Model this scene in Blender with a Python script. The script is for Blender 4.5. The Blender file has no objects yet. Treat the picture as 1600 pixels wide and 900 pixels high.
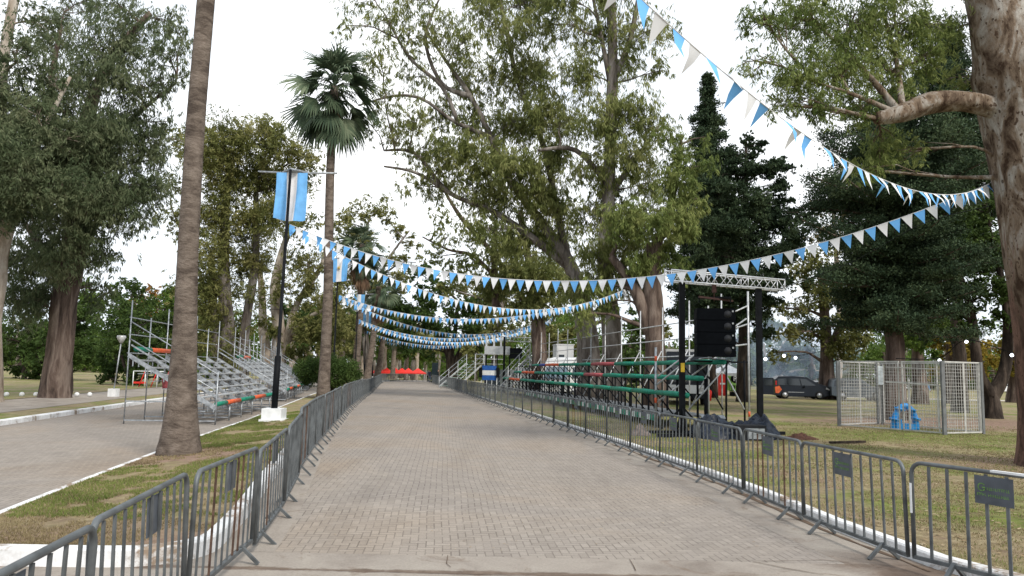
import bpy, bmesh, math, random
import numpy as np
from mathutils import Vector, Matrix, noise
random.seed(7); RNG = np.random.default_rng(7)
C = bpy.context.scene
COL = C.collection
PI = math.pi
# ------------------------------------------------------------------ camera
CH = 1.96
cam = bpy.data.objects.new('camera', bpy.data.cameras.new('camera')); COL.objects.link(cam)
cam.data.lens = 27.0; cam.data.sensor_width = 36.0; cam.data.clip_end = 3000; cam.data.clip_start = 0.05
CM = Matrix.Translation((0, 0, CH)) @ Matrix.Rotation(math.radians(90 + 6.1), 4, 'X') @ Matrix.Rotation(math.radians(1.2), 4, 'Z')
cam.matrix_world = CM
C.camera = cam
# ------------------------------------------------------------------ sky and sun
w = bpy.data.worlds.new('World'); C.world = w; w.use_nodes = True
nt = w.node_tree; nt.nodes.clear()
out = nt.nodes.new('ShaderNodeOutputWorld'); bg = nt.nodes.new('ShaderNodeBackground')
sky = nt.nodes.new('ShaderNodeTexSky'); sky.sky_type = 'NISHITA'; sky.sun_disc = False
sky.sun_elevation = math.radians(42); sky.sun_rotation = math.radians(-35)
hs = nt.nodes.new('ShaderNodeHueSaturation'); hs.inputs['Saturation'].default_value = 0.35
tc = nt.nodes.new('ShaderNodeTexCoord'); mp = nt.nodes.new('ShaderNodeMapping'); mp.inputs['Scale'].default_value = (1, 1, 2.2)
nz = nt.nodes.new('ShaderNodeTexNoise'); nz.inputs['Scale'].default_value = 1.7; nz.inputs['Detail'].default_value = 5
cr = nt.nodes.new('ShaderNodeValToRGB')
cr.color_ramp.elements[0].position = .40; cr.color_ramp.elements[0].color = (4.1, 4.7, 5.45, 1)
cr.color_ramp.elements[1].position = .68; cr.color_ramp.elements[1].color = (8.2, 8.3, 8.35, 1)
mx = nt.nodes.new('ShaderNodeMixRGB'); mx.inputs['Fac'].default_value = .86
L = nt.links.new
L(tc.outputs['Generated'], mp.inputs['Vector']); L(mp.outputs[0], nz.inputs['Vector']); L(nz.outputs['Fac'], cr.inputs[0])
L(sky.outputs[0], hs.inputs['Color']); L(hs.outputs[0], mx.inputs[1]); L(cr.outputs[0], mx.inputs[2]); L(mx.outputs[0], bg.inputs[0])
bg.inputs[1].default_value = 0.125
L(bg.outputs[0], out.inputs[0])
sl = bpy.data.lights.new('sun', 'SUN'); sl.energy = 2.2; sl.angle = math.radians(14); sl.color = (1, .94, .85)
so = bpy.data.objects.new('sun', sl); COL.objects.link(so); so.rotation_euler = (math.radians(48), 0, math.radians(35 + 0)); so.location = (0, 0, 60)
C.view_settings.view_transform = 'Standard'; C.view_settings.look = 'None'
C.view_settings.exposure = 0.66; C.view_settings.gamma = 1.0
C.render.engine = 'CYCLES'; C.cycles.max_bounces = 6; C.cycles.diffuse_bounces = 4; C.cycles.transparent_max_bounces = 8
C.cycles.volume_bounces = 0; C.cycles.sample_clamp_indirect = 4

# ------------------------------------------------------------------ helpers
M3 = CM.to_3x3()
def P(px, py, Y):
    d = M3 @ Vector(((px - 800) / 1200, -(py - 450) / 1200, -1)); t = Y / d.y
    return Vector((0, 0, CH)) + d * t
def G(px, py, z=0.0):
    d = M3 @ Vector(((px - 800) / 1200, -(py - 450) / 1200, -1)); t = (z - CH) / d.z
    return Vector((0, 0, CH)) + d * t
def ss(a, b, x):
    t = min(1, max(0, (x - a) / (b - a))); return t * t * (3 - 2 * t)
def lerpX(pl, y):
    if y <= pl[0][1]: return pl[0][0]
    for (x0, y0), (x1, y1) in zip(pl, pl[1:]):
        if y <= y1: return x0 + (x1 - x0) * (y - y0) / (y1 - y0)
    (x0, y0), (x1, y1) = pl[-2:]; return x1 + (x1 - x0) * (y - y1) / (y1 - y0)
FL = [(-1.9, 2.2), (-2.2, 4.2), (-2.5, 6.2), (-2.62, 8.0), (-2.9, 10.2), (-3.3, 12.4), (-3.85, 15.2), (-4.5, 19), (-6.3, 30), (-9.3, 50), (-15.2, 90), (-16.9, 102), (-17.0, 108)]
FR = [(7.6, 3), (6.3, 4.5), (5.1, 6.2), (4.16, 8.1), (3.88, 10.2), (3.75, 12.7), (3.5, 15), (3.16, 17.5), (2.9, 19.5), (2.6, 21.6), (2.25, 23.7), (1.9, 25.8), (-1.75, 49), (-7.5, 86), (-11.0, 108)]
ML = [(-5.9, 7.6), (-6.17, 9.3), (-6.7, 12.2), (-8.0, 20), (-8.85, 26), (-12.7, 49), (-19.5, 92), (-30, 160)]      # left edge of the median
FK = [(-9, 7.6), (-15, 22.6), (-17.7, 39), (-24, 80), (-40, 180)]                                           # far kerb of the left road
def hg(x, y):
    z = -1.1 * ss(124, 150, y)
    u = x - lerpX(FL, y)
    k = max(0, 1 - u / 5) if u > 0 else max(0, 1 + u / 3.4)
    k = k * k * (3 - 2 * k)
    return z + 0.19 * ss(8.2, 12.2, y) * (1 - ss(34, 60, y)) * k

# ---- materials
MATS = {}
def nmat(name):
    m = bpy.data.materials.new(name); m.use_nodes = True
    n = m.node_tree; b = n.nodes['Principled BSDF']; return m, n, b
def mat(name, col, rough=.7, metal=0.0, var=.18, scale=6, bump=0.0, col2=None, emit=0, spec=.3):
    if name in MATS: return MATS[name]
    m, n, b = nmat(name)
    b.inputs['Roughness'].default_value = rough; b.inputs['Metallic'].default_value = metal
    b.inputs['Specular IOR Level'].default_value = spec
    tc = n.nodes.new('ShaderNodeTexCoord'); t = n.nodes.new('ShaderNodeTexNoise'); t.inputs['Scale'].default_value = scale; t.inputs['Detail'].default_value = 6
    n.links.new(tc.outputs['Object'], t.inputs['Vector'])
    r = n.nodes.new('ShaderNodeValToRGB'); c2 = col2 or tuple(c * (1 - var) for c in col); c1 = tuple(min(1, c * (1 + var * .6)) for c in col)
    r.color_ramp.elements[0].position = .35; r.color_ramp.elements[1].position = .62
    r.color_ramp.elements[0].color = (*c2, 1); r.color_ramp.elements[1].color = (*c1, 1)
    n.links.new(t.outputs['Fac'], r.inputs[0]); n.links.new(r.outputs[0], b.inputs['Base Color'])
    if bump:
        bp = n.nodes.new('ShaderNodeBump'); bp.inputs['Strength'].default_value = bump; bp.inputs['Distance'].default_value = .03
        n.links.new(t.outputs['Fac'], bp.inputs['Height']); n.links.new(bp.outputs[0], b.inputs['Normal'])
    if emit:
        b.inputs['Emission Color'].default_value = (*col, 1); b.inputs['Emission Strength'].default_value = emit
    MATS[name] = m; return m
def leafmat(name, cols, trans=.38, rough=.55):
    """cols: three leaf colours, chosen leaf by leaf and clump by clump"""
    if name in MATS: return MATS[name]
    m, n, b = nmat(name)
    N = n.nodes.new; K = n.links.new
    g = N('ShaderNodeNewGeometry'); tc = N('ShaderNodeTexCoord'); t = N('ShaderNodeTexNoise'); t.inputs['Scale'].default_value = .55; t.inputs['Detail'].default_value = 3
    K(tc.outputs['Object'], t.inputs['Vector'])
    a = N('ShaderNodeMath'); a.operation = 'MULTIPLY_ADD'; a.inputs[1].default_value = .5; K(g.outputs['Random Per Island'], a.inputs[0])
    s = N('ShaderNodeMath'); s.operation = 'MULTIPLY_ADD'; s.inputs[1].default_value = 1.7; s.inputs[2].default_value = -.6; K(t.outputs['Fac'], s.inputs[0]); K(s.outputs[0], a.inputs[2])
    r = N('ShaderNodeValToRGB'); r.color_ramp.elements[0].position = .1; r.color_ramp.elements[0].color = (*cols[0], 1)
    r.color_ramp.elements[1].position = .95; r.color_ramp.elements[1].color = (*cols[2], 1)
    e = r.color_ramp.elements.new(.5); e.color = (*cols[1], 1)
    K(a.outputs[0], r.inputs[0]); K(r.outputs[0], b.inputs['Base Color'])
    b.inputs['Roughness'].default_value = rough; b.inputs['Specular IOR Level'].default_value = .07
    tr = N('ShaderNodeBsdfTranslucent'); K(r.outputs[0], tr.inputs[0]); mxs = N('ShaderNodeMixShader'); mxs.inputs[0].default_value = trans
    K(b.outputs[0], mxs.inputs[1]); K(tr.outputs[0], mxs.inputs[2]); K(mxs.outputs[0], n.nodes['Material Output'].inputs[0])
    MATS[name] = m; return m
def barkmat(name, c1, c2, c3, sc=1.5, zs=.25, spots=0.0, bump=.5, foot=None):
    if name in MATS: return MATS[name]
    m, n, b = nmat(name); N = n.nodes.new; K = n.links.new
    tc = N('ShaderNodeTexCoord'); mp = N('ShaderNodeMapping'); mp.inputs['Scale'].default_value = (sc, sc, sc * zs); K(tc.outputs['Object'], mp.inputs[0])
    t = N('ShaderNodeTexNoise'); t.inputs['Scale'].default_value = 1.6; t.inputs['Detail'].default_value = 9; t.inputs['Roughness'].default_value = .62; t.inputs['Distortion'].default_value = .7; K(mp.outputs[0], t.inputs[0])
    r = N('ShaderNodeValToRGB'); el = r.color_ramp.elements
    el[0].position = .36; el[0].color = (*c1, 1); el[1].position = .64; el[1].color = (*c3, 1); e = el.new(.5); e.color = (*c2, 1)
    K(t.outputs['Fac'], r.inputs[0]); col = r.outputs[0]
    if foot:      # rough unshed bark on the lower trunk
        sz = N('ShaderNodeSeparateXYZ'); K(tc.outputs['Object'], sz.inputs[0]); ma = N('ShaderNodeMath'); ma.operation = 'MULTIPLY_ADD'; ma.inputs[1].default_value = 9.0; K(t.outputs['Fac'], ma.inputs[0]); ms = N('ShaderNodeMath'); ms.operation = 'MULTIPLY'; ms.inputs[1].default_value = -1; K(sz.outputs[2], ms.inputs[0]); K(ms.outputs[0], ma.inputs[2])
        rf = N('ShaderNodeMapRange'); rf.inputs[1].default_value = 4.5 - foot; rf.inputs[2].default_value = 5.2 - foot; K(ma.outputs[0], rf.inputs[0]); mf = N('ShaderNodeMixRGB'); K(rf.outputs[0], mf.inputs[0]); K(col, mf.inputs[1])
        rr = N('ShaderNodeValToRGB'); rr.color_ramp.elements[0].position = .4; rr.color_ramp.elements[0].color = (.055, .032, .024, 1); rr.color_ramp.elements[1].position = .6; rr.color_ramp.elements[1].color = (.17, .10, .075, 1); K(t.outputs['Fac'], rr.inputs[0]); K(rr.outputs[0], mf.inputs[2]); col = mf.outputs[0]
    t2 = N('ShaderNodeTexNoise'); t2.inputs['Scale'].default_value = 9; t2.inputs['Detail'].default_value = 8; t2.inputs['Roughness'].default_value = .7; K(mp.outputs[0], t2.inputs[0])
    if spots:
        v = N('ShaderNodeTexNoise'); v.inputs['Scale'].default_value = 13; v.inputs['Detail'].default_value = 2
        mp2 = N('ShaderNodeMapping'); mp2.inputs['Scale'].default_value = (1, 1, .6); K(tc.outputs['Object'], mp2.inputs[0]); K(mp2.outputs[0], v.inputs[0])
        r2 = N('ShaderNodeValToRGB'); r2.color_ramp.elements[0].position = .62; r2.color_ramp.elements[1].position = .66; K(v.outputs['Fac'], r2.inputs[0])
        mx = N('ShaderNodeMixRGB'); mx.inputs[2].default_value = (.06, .035, .022, 1); mu = N('ShaderNodeMath'); mu.operation = 'MULTIPLY'; mu.inputs[1].default_value = spots
        K(r2.outputs[0], mu.inputs[0]); K(mu.outputs[0], mx.inputs[0]); K(col, mx.inputs[1]); col = mx.outputs[0]
    mz = N('ShaderNodeMixRGB'); mz.blend_type = 'MULTIPLY'; mz.inputs[0].default_value = .55; K(col, mz.inputs[1])
    r3 = N('ShaderNodeValToRGB'); r3.color_ramp.elements[0].position = .3; r3.color_ramp.elements[0].color = (.4, .38, .36, 1); r3.color_ramp.elements[1].position = .6; K(t2.outputs['Fac'], r3.inputs[0]); K(r3.outputs[0], mz.inputs[2])
    K(mz.outputs[0], b.inputs['Base Color']); b.inputs['Roughness'].default_value = .9; b.inputs['Specular IOR Level'].default_value = .15
    ad = N('ShaderNodeMath'); ad.operation = 'ADD'; K(t.outputs['Fac'], ad.inputs[0]); K(t2.outputs['Fac'], ad.inputs[1])
    bp = N('ShaderNodeBump'); bp.inputs['Strength'].default_value = bump; bp.inputs['Distance'].default_value = .06; K(ad.outputs[0], bp.inputs['Height']); K(bp.outputs[0], b.inputs['Normal'])
    MATS[name] = m; return m

# ---- mesh builder
class MB:
    def __init__(s): s.v = []; s.f = []; s.m = []; s.smooth = []
    def add(s, vs, fs, mi=0, sm=False):
        o = len(s.v); s.v += [tuple(v) for v in vs]
        for f in fs: s.f.append(tuple(i + o for i in f)); s.m.append(mi); s.smooth.append(sm)
        return s
    def box(s, c, d, mi=0, R=None):
        x, y, z = (q / 2 for q in d); c = Vector(c)
        vs = [Vector((a * x, b * y, e * z)) for a in (-1, 1) for b in (-1, 1) for e in (-1, 1)]
        if R is not None: vs = [R @ v for v in vs]
        return s.add([v + c for v in vs], [(0, 1, 3, 2), (4, 6, 7, 5), (0, 4, 5, 1), (2, 3, 7, 6), (0, 2, 6, 4), (1, 5, 7, 3)], mi)
    def bar(s, p, q, a, b, mi=0):
        """rectangular bar from p to q, a wide b thick"""
        p = Vector(p); q = Vector(q); d = q - p; l = d.length
        if l < 1e-6: return s
        R = d.to_track_quat('Z', 'Y').to_matrix()
        return s.box((p + q) / 2, (a, b, l), mi, R)
    def tube(s, pts, r, n=8, mi=0, cap=True, jit=0, seed=0, sm=True):
        pts = [Vector(p) for p in pts]; rs = r if hasattr(r, '__len__') else [r] * len(pts)
        vs = []; fs = []; up = None
        for i, p in enumerate(pts):
            d = (pts[min(i + 1, len(pts) - 1)] - pts[max(i - 1, 0)])
            d = d.normalized() if d.length > 1e-9 else Vector((0, 0, 1))
            if up is None: up = Vector((0, 1, 0)) if abs(d.y) < .8 else Vector((1, 0, 0))
            a = d.cross(up).normalized(); b = d.cross(a).normalized(); up = -b if False else up
            for k in range(n):
                t = 2 * PI * k / n; rr = rs[i]
                if jit: rr *= 1 + jit * (noise.noise(Vector((math.cos(t) * 1.3 + seed, math.sin(t) * 1.3, p.z * .45))) + .5 * noise.noise(Vector((math.cos(t) * 4 + seed, math.sin(t) * 4, p.z * 1.1))))
                vs.append(p + a * (math.cos(t) * rr) + b * (math.sin(t) * rr))
        for i in range(len(pts) - 1):
            for k in range(n):
                k2 = (k + 1) % n; fs.append((i * n + k, i * n + k2, (i + 1) * n + k2, (i + 1) * n + k))
        if cap: fs.append(tuple(range(n))[::-1]); fs.append(tuple((len(pts) - 1) * n + k for k in range(n)))
        return s.add(vs, fs, mi, sm)
    def prism(s, poly, p0, ax, ay, az, depth, mi=0):
        """poly (u,v) list extruded along az by depth"""
        p0 = Vector(p0); ax = Vector(ax); ay = Vector(ay); az = Vector(az); n = len(poly)
        a = [p0 + ax * u + ay * v for u, v in poly]; b = [q + az * depth for q in a]
        fs = [tuple(range(n)), tuple(range(2 * n - 1, n - 1, -1))] + [(i, i + n, (i + 1) % n + n, (i + 1) % n) for i in range(n)]
        return s.add(a + b, fs, mi)
    def sphere(s, c, r, n=10, m=6, mi=0, sc=(1, 1, 1)):
        c = Vector(c); vs = []; fs = []
        for j in range(m + 1):
            ph = PI * j / m
            for k in range(n):
                t = 2 * PI * k / n; vs.append(c + Vector((math.sin(ph) * math.cos(t) * sc[0], math.sin(ph) * math.sin(t) * sc[1], math.cos(ph) * sc[2])) * r)
        for j in range(m):
            for k in range(n): fs.append((j * n + k, (j + 1) * n + k, (j + 1) * n + (k + 1) % n, j * n + (k + 1) % n))
        return s.add(vs, fs, mi, True)
    def build(s, name, mats, parent=None, loc=None):
        me = bpy.data.meshes.new(name); me.from_pydata(s.v, [], s.f)
        ml = mats if isinstance(mats, (list, tuple)) else [mats]
        for m in ml: me.materials.append(m)
        if len(ml) > 1: me.polygons.foreach_set('material_index', s.m)
        me.polygons.foreach_set('use_smooth', s.smooth)
        me.update(); o = bpy.data.objects.new(name, me); COL.objects.link(o)
        if parent is not None: o.parent = parent
        if loc is not None: o.location = loc
        return o
def npmesh(name, V, k, material, parent=None, smooth=False):
    """V: (n*k,3) independent faces of k vertices"""
    n = len(V) // k; me = bpy.data.meshes.new(name)
    me.vertices.add(n * k); me.vertices.foreach_set('co', V.astype(np.float32).ravel())
    me.loops.add(n * k); me.loops.foreach_set('vertex_index', np.arange(n * k, dtype=np.int32))
    me.polygons.add(n); me.polygons.foreach_set('loop_start', np.arange(0, n * k, k, dtype=np.int32))
    me.polygons.foreach_set('loop_total', np.full(n, k, dtype=np.int32))
    me.materials.append(material); me.update(calc_edges=True)
    o = bpy.data.objects.new(name, me); COL.objects.link(o)
    if parent is not None: o.parent = parent
    return o
def tag(o, label=None, cat=None, group=None, kind=None):
    if label: o['label'] = label
    if cat: o['category'] = cat
    if group: o['group'] = group
    if kind: o['kind'] = kind
    return o
def thing(name, label, cat, loc=(0, 0, 0), rz=0, group=None):
    o = bpy.data.objects.new(name, None); COL.objects.link(o); o.location = loc; o.rotation_euler = (0, 0, rz); o.empty_display_size = .2
    return tag(o, label, cat, group)
def dup(root, loc=None, rz=None, label=None, group=None, scale=None):
    r = root.copy(); COL.objects.link(r)
    if loc is not None: r.location = loc
    if rz is not None: r.rotation_euler = (0, 0, rz)
    if scale: r.scale = scale
    if label: r['label'] = label
    if group: r['group'] = group
    def rec(a, b):
        for ch in list(a.children):
            c = ch.copy(); COL.objects.link(c); c.parent = b; rec(ch, c)
    rec(root, r); return r
ORD = ['first', 'second', 'third', 'fourth', 'fifth', 'sixth', 'seventh', 'eighth', 'ninth', 'tenth', 'eleventh', 'twelfth', 'thirteenth', 'fourteenth']
# common materials
GALV = mat('galvanised_steel', (.36, .38, .4), .45, .6, .35, 9)
GALVL = mat('light_galvanised_steel', (.5, .51, .52), .45, .35, .25, 7)
BARR = mat('barrier_grey', (.115, .125, .13), .5, .35, .35, 5)
RUST = mat('rusted_bar', (.085, .05, .035), .85, 0, .5, 14)
BLACK = mat('black_metal', (.008, .009, .011), .6, 0, .3, 5, spec=.08)
BLACKM = mat('black_cloth', (.016, .017, .02), .85, 0, .3, 5)
WHITEP = mat('white_paint', (.72, .73, .74), .6, 0, .12, 4)
CELE = mat('celeste_cloth', (.14, .40, .78), .7, 0, .12, 3)
WCLO = mat('white_cloth', (.70, .71, .73), .75, 0, .1, 3)
GREENF = mat('green_foam', (.012, .20, .13), .6, 0, .3, 8)
ORANF = mat('orange_foam', (.62, .11, .04), .6, 0, .2, 8)
PINKF = mat('faded_red_foam', (.36, .08, .09), .7, 0, .3, 8)
BLUEF = mat('blue_foam', (.03, .06, .28), .6, 0, .2, 8)
PLATE = mat('barrier_plate_grey', (.075, .085, .1), .55, 0, .2, 8)
LIME = mat('lime_print', (.13, .26, .06), .6, 0, .35, 40)
GLASS = mat('dark_glass', (.02, .026, .032), .08, 0, .1, 3, spec=.6)
TYRE = mat('tyre_rubber', (.018, .018, .019), .9, 0, .2, 9)
ALLOY = mat('wheel_alloy', (.45, .46, .48), .35, .6, .1, 9)

# ------------------------------------------------------------------ ground materials
def tex_ground():
    def base(name):
        m, n, b = nmat(name); N = n.nodes.new; K = n.links.new
        tc = N('ShaderNodeTexCoord'); b.inputs['Roughness'].default_value = .9; b.inputs['Specular IOR Level'].default_value = .15
        def noi(sc, det=6, rough=.6, dist=0, vec=None):
            t = N('ShaderNodeTexNoise'); t.inputs['Scale'].default_value = sc; t.inputs['Detail'].default_value = det; t.inputs['Roughness'].default_value = rough; t.inputs['Distortion'].default_value = dist
            K(vec or tc.outputs['Object'], t.inputs[0]); return t.outputs['Fac']
        def ramp(f, *st):
            r = N('ShaderNodeValToRGB'); el = r.color_ramp.elements
            while len(el) < len(st): el.new(.5)
            for e, (p, c) in zip(el, st): e.position = p; e.color = (*c, 1) if len(c) == 3 else c
            K(f, r.inputs[0]); return r.outputs[0]
        def mix(f, a, b_, mode='MIX'):
            x = N('ShaderNodeMixRGB'); x.blend_type = mode
            for s_, q in ((0, f), (1, a), (2, b_)):
                if isinstance(q, (int, float)): x.inputs[s_].default_value = q
                elif isinstance(q, tuple): x.inputs[s_].default_value = (*q, 1)
                else: K(q, x.inputs[s_])
            return x.outputs[0]
        def mth(op, a, b_=None, c=None):
            x = N('ShaderNodeMath'); x.operation = op
            for s_, q in enumerate((a, b_, c)):
                if q is None: continue
                if isinstance(q, (int, float)): x.inputs[s_].default_value = q
                else: K(q, x.inputs[s_])
            return x.outputs[0]
        return m, n, b, N, K, tc, noi, ramp, mix, mth
    # --- herringbone paving
    m, n, b, N, K, tc, noi, ramp, mix, mth = base('block_paving')
    mp = N('ShaderNodeMapping'); mp.inputs['Rotation'].default_value = (0, 0, math.radians(-5)); mp.inputs['Scale'].default_value = (10.8, 10.8, 10.8); K(tc.outputs['Object'], mp.inputs[0])
    wob = N('ShaderNodeTexNoise'); wob.inputs['Scale'].default_value = .35; wob.inputs['Detail'].default_value = 1; K(tc.outputs['Object'], wob.inputs[0])
    sx = N('ShaderNodeSeparateXYZ'); va = N('ShaderNodeVectorMath'); va.operation = 'ADD'; K(mp.outputs[0], va.inputs[0]); K(wob.outputs['Color'], va.inputs[1]); K(va.outputs[0], sx.inputs[0])
    X, Y = sx.outputs[0], sx.outputs[1]
    i = mth('FLOOR', X); j = mth('FLOOR', Y); fx = mth('SUBTRACT', X, i); fy = mth('SUBTRACT', Y, j)
    k = mth('FLOORED_MODULO', mth('SUBTRACT', i, j), 4.0)
    def eq(v): return mth('COMPARE', k, float(v), .1)
    e0, e1, e2, e3 = eq(0), eq(1), eq(2), eq(3)
    d = mth('MINIMUM', mth('MINIMUM', mth('ADD', fx, e1), mth('ADD', mth('SUBTRACT', 1.0, fx), e0)), mth('MINIMUM', mth('ADD', fy, e2), mth('ADD', mth('SUBTRACT', 1.0, fy), e3)))
    cv = N('ShaderNodeCombineXYZ'); K(mth('SUBTRACT', i, e1), cv.inputs[0]); K(mth('SUBTRACT', j, e2), cv.inputs[1])
    wn = N('ShaderNodeTexWhiteNoise'); wn.noise_dimensions = '2D'; K(cv.outputs[0], wn.inputs['Vector'])
    c = ramp(wn.outputs['Value'], (0, (.268, .236, .205)), (.5, (.292, .258, .225)), (1, (.318, .282, .245)))
    big = ramp(noi(.22, 5, .6, .8), (.32, (.86, .87, .9)), (.5, (1, 1, 1)), (.68, (1.0, .94, .87)))
    c = mix(1.0, c, big, 'MULTIPLY')
    tm = N('ShaderNodeMapping'); tm.inputs['Rotation'].default_value = (0, 0, math.radians(-8)); tm.inputs['Scale'].default_value = (1.3, .07, 1); K(tc.outputs['Object'], tm.inputs[0])
    c = mix(1.0, c, ramp(noi(1.0, 5, .6, 0, tm.outputs[0]), (.34, (.91, .905, .9)), (.5, (1, 1, 1)), (.66, (1.03, 1.025, 1.02))), 'MULTIPLY')
    fine = ramp(noi(60, 3), (.3, (.8, .8, .8)), (.7, (1.12, 1.12, 1.12))); c = mix(.8, c, fine, 'MULTIPLY')
    st = ramp(noi(1.3, 7, .72, .5), (.64, (0, 0, 0)), (.78, (.5, .5, .5))); c = mix(st, c, (.13, .11, .09))
    jm = ramp(d, (.045, (1, 1, 1)), (.10, (0, 0, 0))); jv = mth('MULTIPLY', jm, ramp(noi(2.2, 3), (.3, (.2, .2, .2)), (.65, (.7, .7, .7))))
    c = mix(jv, c, (.085, .07, .058)); K(c, b.inputs['Base Color'])
    bp = N('ShaderNodeBump'); bp.inputs['Strength'].default_value = .35; bp.inputs['Distance'].default_value = .006; K(mth('MINIMUM', d, .12), bp.inputs['Height']); K(bp.outputs[0], b.inputs['Normal'])
    MATS['paving'] = m
    # --- concrete
    m, n, b, N, K, tc, noi, ramp, mix, mth = base('worn_concrete')
    c = ramp(noi(.8, 8, .65, .5), (.3, (.20, .17, .145)), (.5, (.30, .265, .23)), (.7, (.36, .325, .28)))
    c = mix(.7, c, ramp(noi(35, 4, .7), (.3, (.75, .75, .75)), (.7, (1.1, 1.1, 1.1))), 'MULTIPLY')
    st = ramp(noi(1.6, 8, .7, 1.2), (.56, (0, 0, 0)), (.7, (.75, .75, .75))); c = mix(st, c, (.15, .105, .075))
    sx = N('ShaderNodeSeparateXYZ'); K(tc.outputs['Object'], sx.inputs[0]); X, Y = sx.outputs[0], sx.outputs[1]
    dd = mth('MULTIPLY', mth('ADD', mth('MULTIPLY', mth('SUBTRACT', X, 4.2), .846), mth('MULTIPLY', mth('SUBTRACT', Y, 8.1), .534)), -1.0)      # soil washed into the corner by the kerb
    dn = mth('ADD', dd, mth('MULTIPLY', mth('SUBTRACT', noi(1.1, 8, .68, .5), .5), 2.2)); m1 = ramp(dn, (.25, (1, 1, 1)), (.75, (0, 0, 0)))
    m1 = mth('MULTIPLY', m1, ramp(mth('SUBTRACT', Y, 8.2), (0.0, (1, 1, 1)), (.9, (0, 0, 0))))
    sn = mth('ADD', mth('ABSOLUTE', mth('SUBTRACT', Y, 7.69)), mth('MULTIPLY', mth('SUBTRACT', noi(2.3, 8, .72, .3), .5), .30)); m2 = ramp(sn, (.03, (1, 1, 1)), (.085, (0, 0, 0)))
    mm = mth('MULTIPLY', mth('MAXIMUM', m1, m2), .85); dcol = ramp(noi(6, 8, .7), (.3, (.075, .05, .038)), (.55, (.14, .10, .075)), (.75, (.21, .165, .13))); c = mix(mm, c, dcol)
    K(c, b.inputs['Base Color']); bp = N('ShaderNodeBump'); bp.inputs['Strength'].default_value = .3; bp.inputs['Distance'].default_value = .01; K(noi(45, 5), bp.inputs['Height']); K(bp.outputs[0], b.inputs['Normal'])
    MATS['concrete'] = m
    # --- dirty wet gutter soil
    m, n, b, N, K, tc, noi, ramp, mix, mth = base('gutter_dirt')
    c = ramp(noi(3, 8, .7, .4), (.3, (.07, .048, .036)), (.55, (.12, .085, .06)), (.75, (.19, .145, .11))); K(c, b.inputs['Base Color']); MATS['dirt'] = m
    # --- kerb paint, chipped
    m, n, b, N, K, tc, noi, ramp, mix, mth = base('whitewashed_kerb')
    c = ramp(noi(1.4, 8, .72, .6), (.38, (.26, .20, .15)), (.45, (.62, .62, .62)), (.6, (.78, .79, .8)))
    c = mix(.6, c, ramp(noi(22, 4, .7), (.3, (.8, .78, .76)), (.55, (1, 1, 1))), 'MULTIPLY'); K(c, b.inputs['Base Color']); MATS['kerb'] = m
    # --- lawns
    for nm, gl, thr in (('lawn_dry', .5, .46), ('lawn_median', .58, .42), ('lawn_far', .5, .46)):
        m, n, b, N, K, tc, noi, ramp, mix, mth = base(nm)
        green = ramp(noi(3.5, 6, .7), (.3, (.09, .12, .026)), (.6, (.18, .21, .05)), (.8, (.27, .28, .085)))
        straw = ramp(noi(5, 8, .75), (.3, (.15, .11, .07)), (.5, (.27, .215, .125)), (.72, (.40, .335, .21)))
        soil = ramp(noi(7, 8, .75), (.3, (.16, .105, .075)), (.6, (.31, .215, .16)))
        a = ramp(noi(.33, 8, .68, .6), (thr - .07, (0, 0, 0)), (thr + .1, (1, 1, 1)))
        c = mix(a, green, straw)
        s = ramp(noi(.55, 7, .7, .8, None), (.54, (0, 0, 0)), (.66, (.8, .8, .8))); c = mix(s, c, soil)
        sx = N('ShaderNodeSeparateXYZ'); K(tc.outputs['Object'], sx.inputs[0])
        if nm == 'lawn_dry':
            # trodden bare soil under the big gum tree, greener watered band in front of the cage
            def patch(cx, cy, rx, ry):
                q = mth('ADD', mth('POWER', mth('DIVIDE', mth('SUBTRACT', sx.outputs[0], cx), rx), 2.0), mth('POWER', mth('DIVIDE', mth('SUBTRACT', sx.outputs[1], cy), ry), 2.0))
                q = mth('ADD', q, mth('MULTIPLY', mth('SUBTRACT', noi(.9, 6, .7), .5), 2.2)); return ramp(q, (.35, (1, 1, 1)), (1.0, (0, 0, 0)))
            c = mix(patch(13.5, 17.0, 4.5, 3.0), c, soil); c = mix(patch(20, 33, 9, 5), c, soil)
            c = mix(mth('MULTIPLY', patch(13.5, 25.0, 6.5, 3.2), .8), c, green)
        if nm == 'lawn_median':
            q = mth('ADD', mth('POWER', mth('DIVIDE', mth('SUBTRACT', sx.outputs[0], -6.4), 2.2), 2.0), mth('POWER', mth('DIVIDE', mth('SUBTRACT', sx.outputs[1], 15.3), 1.7), 2.0))
            q = mth('ADD', q, mth('MULTIPLY', mth('SUBTRACT', noi(.9, 6, .7), .5), 2.0)); c = mix(ramp(q, (.3, (1, 1, 1)), (.9, (0, 0, 0))), c, soil)
            q2 = ramp(mth('ADD', sx.outputs[1], mth('MULTIPLY', noi(1.1, 6, .7), 3.0)), (.0, (1, 1, 1)), (1, (0, 0, 0)))
            yy = mth('SUBTRACT', mth('ADD', sx.outputs[1], mth('MULTIPLY', noi(1.1, 6, .7), 2.0)), 9.4); c = mix(ramp(yy, (.0, (.85, .85, .85)), (1, (0, 0, 0))), c, soil)
        K(c, b.inputs['Base Color'])
        bp = N('ShaderNodeBump'); bp.inputs['Strength'].default_value = .9; bp.inputs['Distance'].default_value = .04; K(noi(18, 8, .75), bp.inputs['Height']); K(bp.outputs[0], b.inputs['Normal'])
        MATS[nm] = m
tex_ground()

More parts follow.
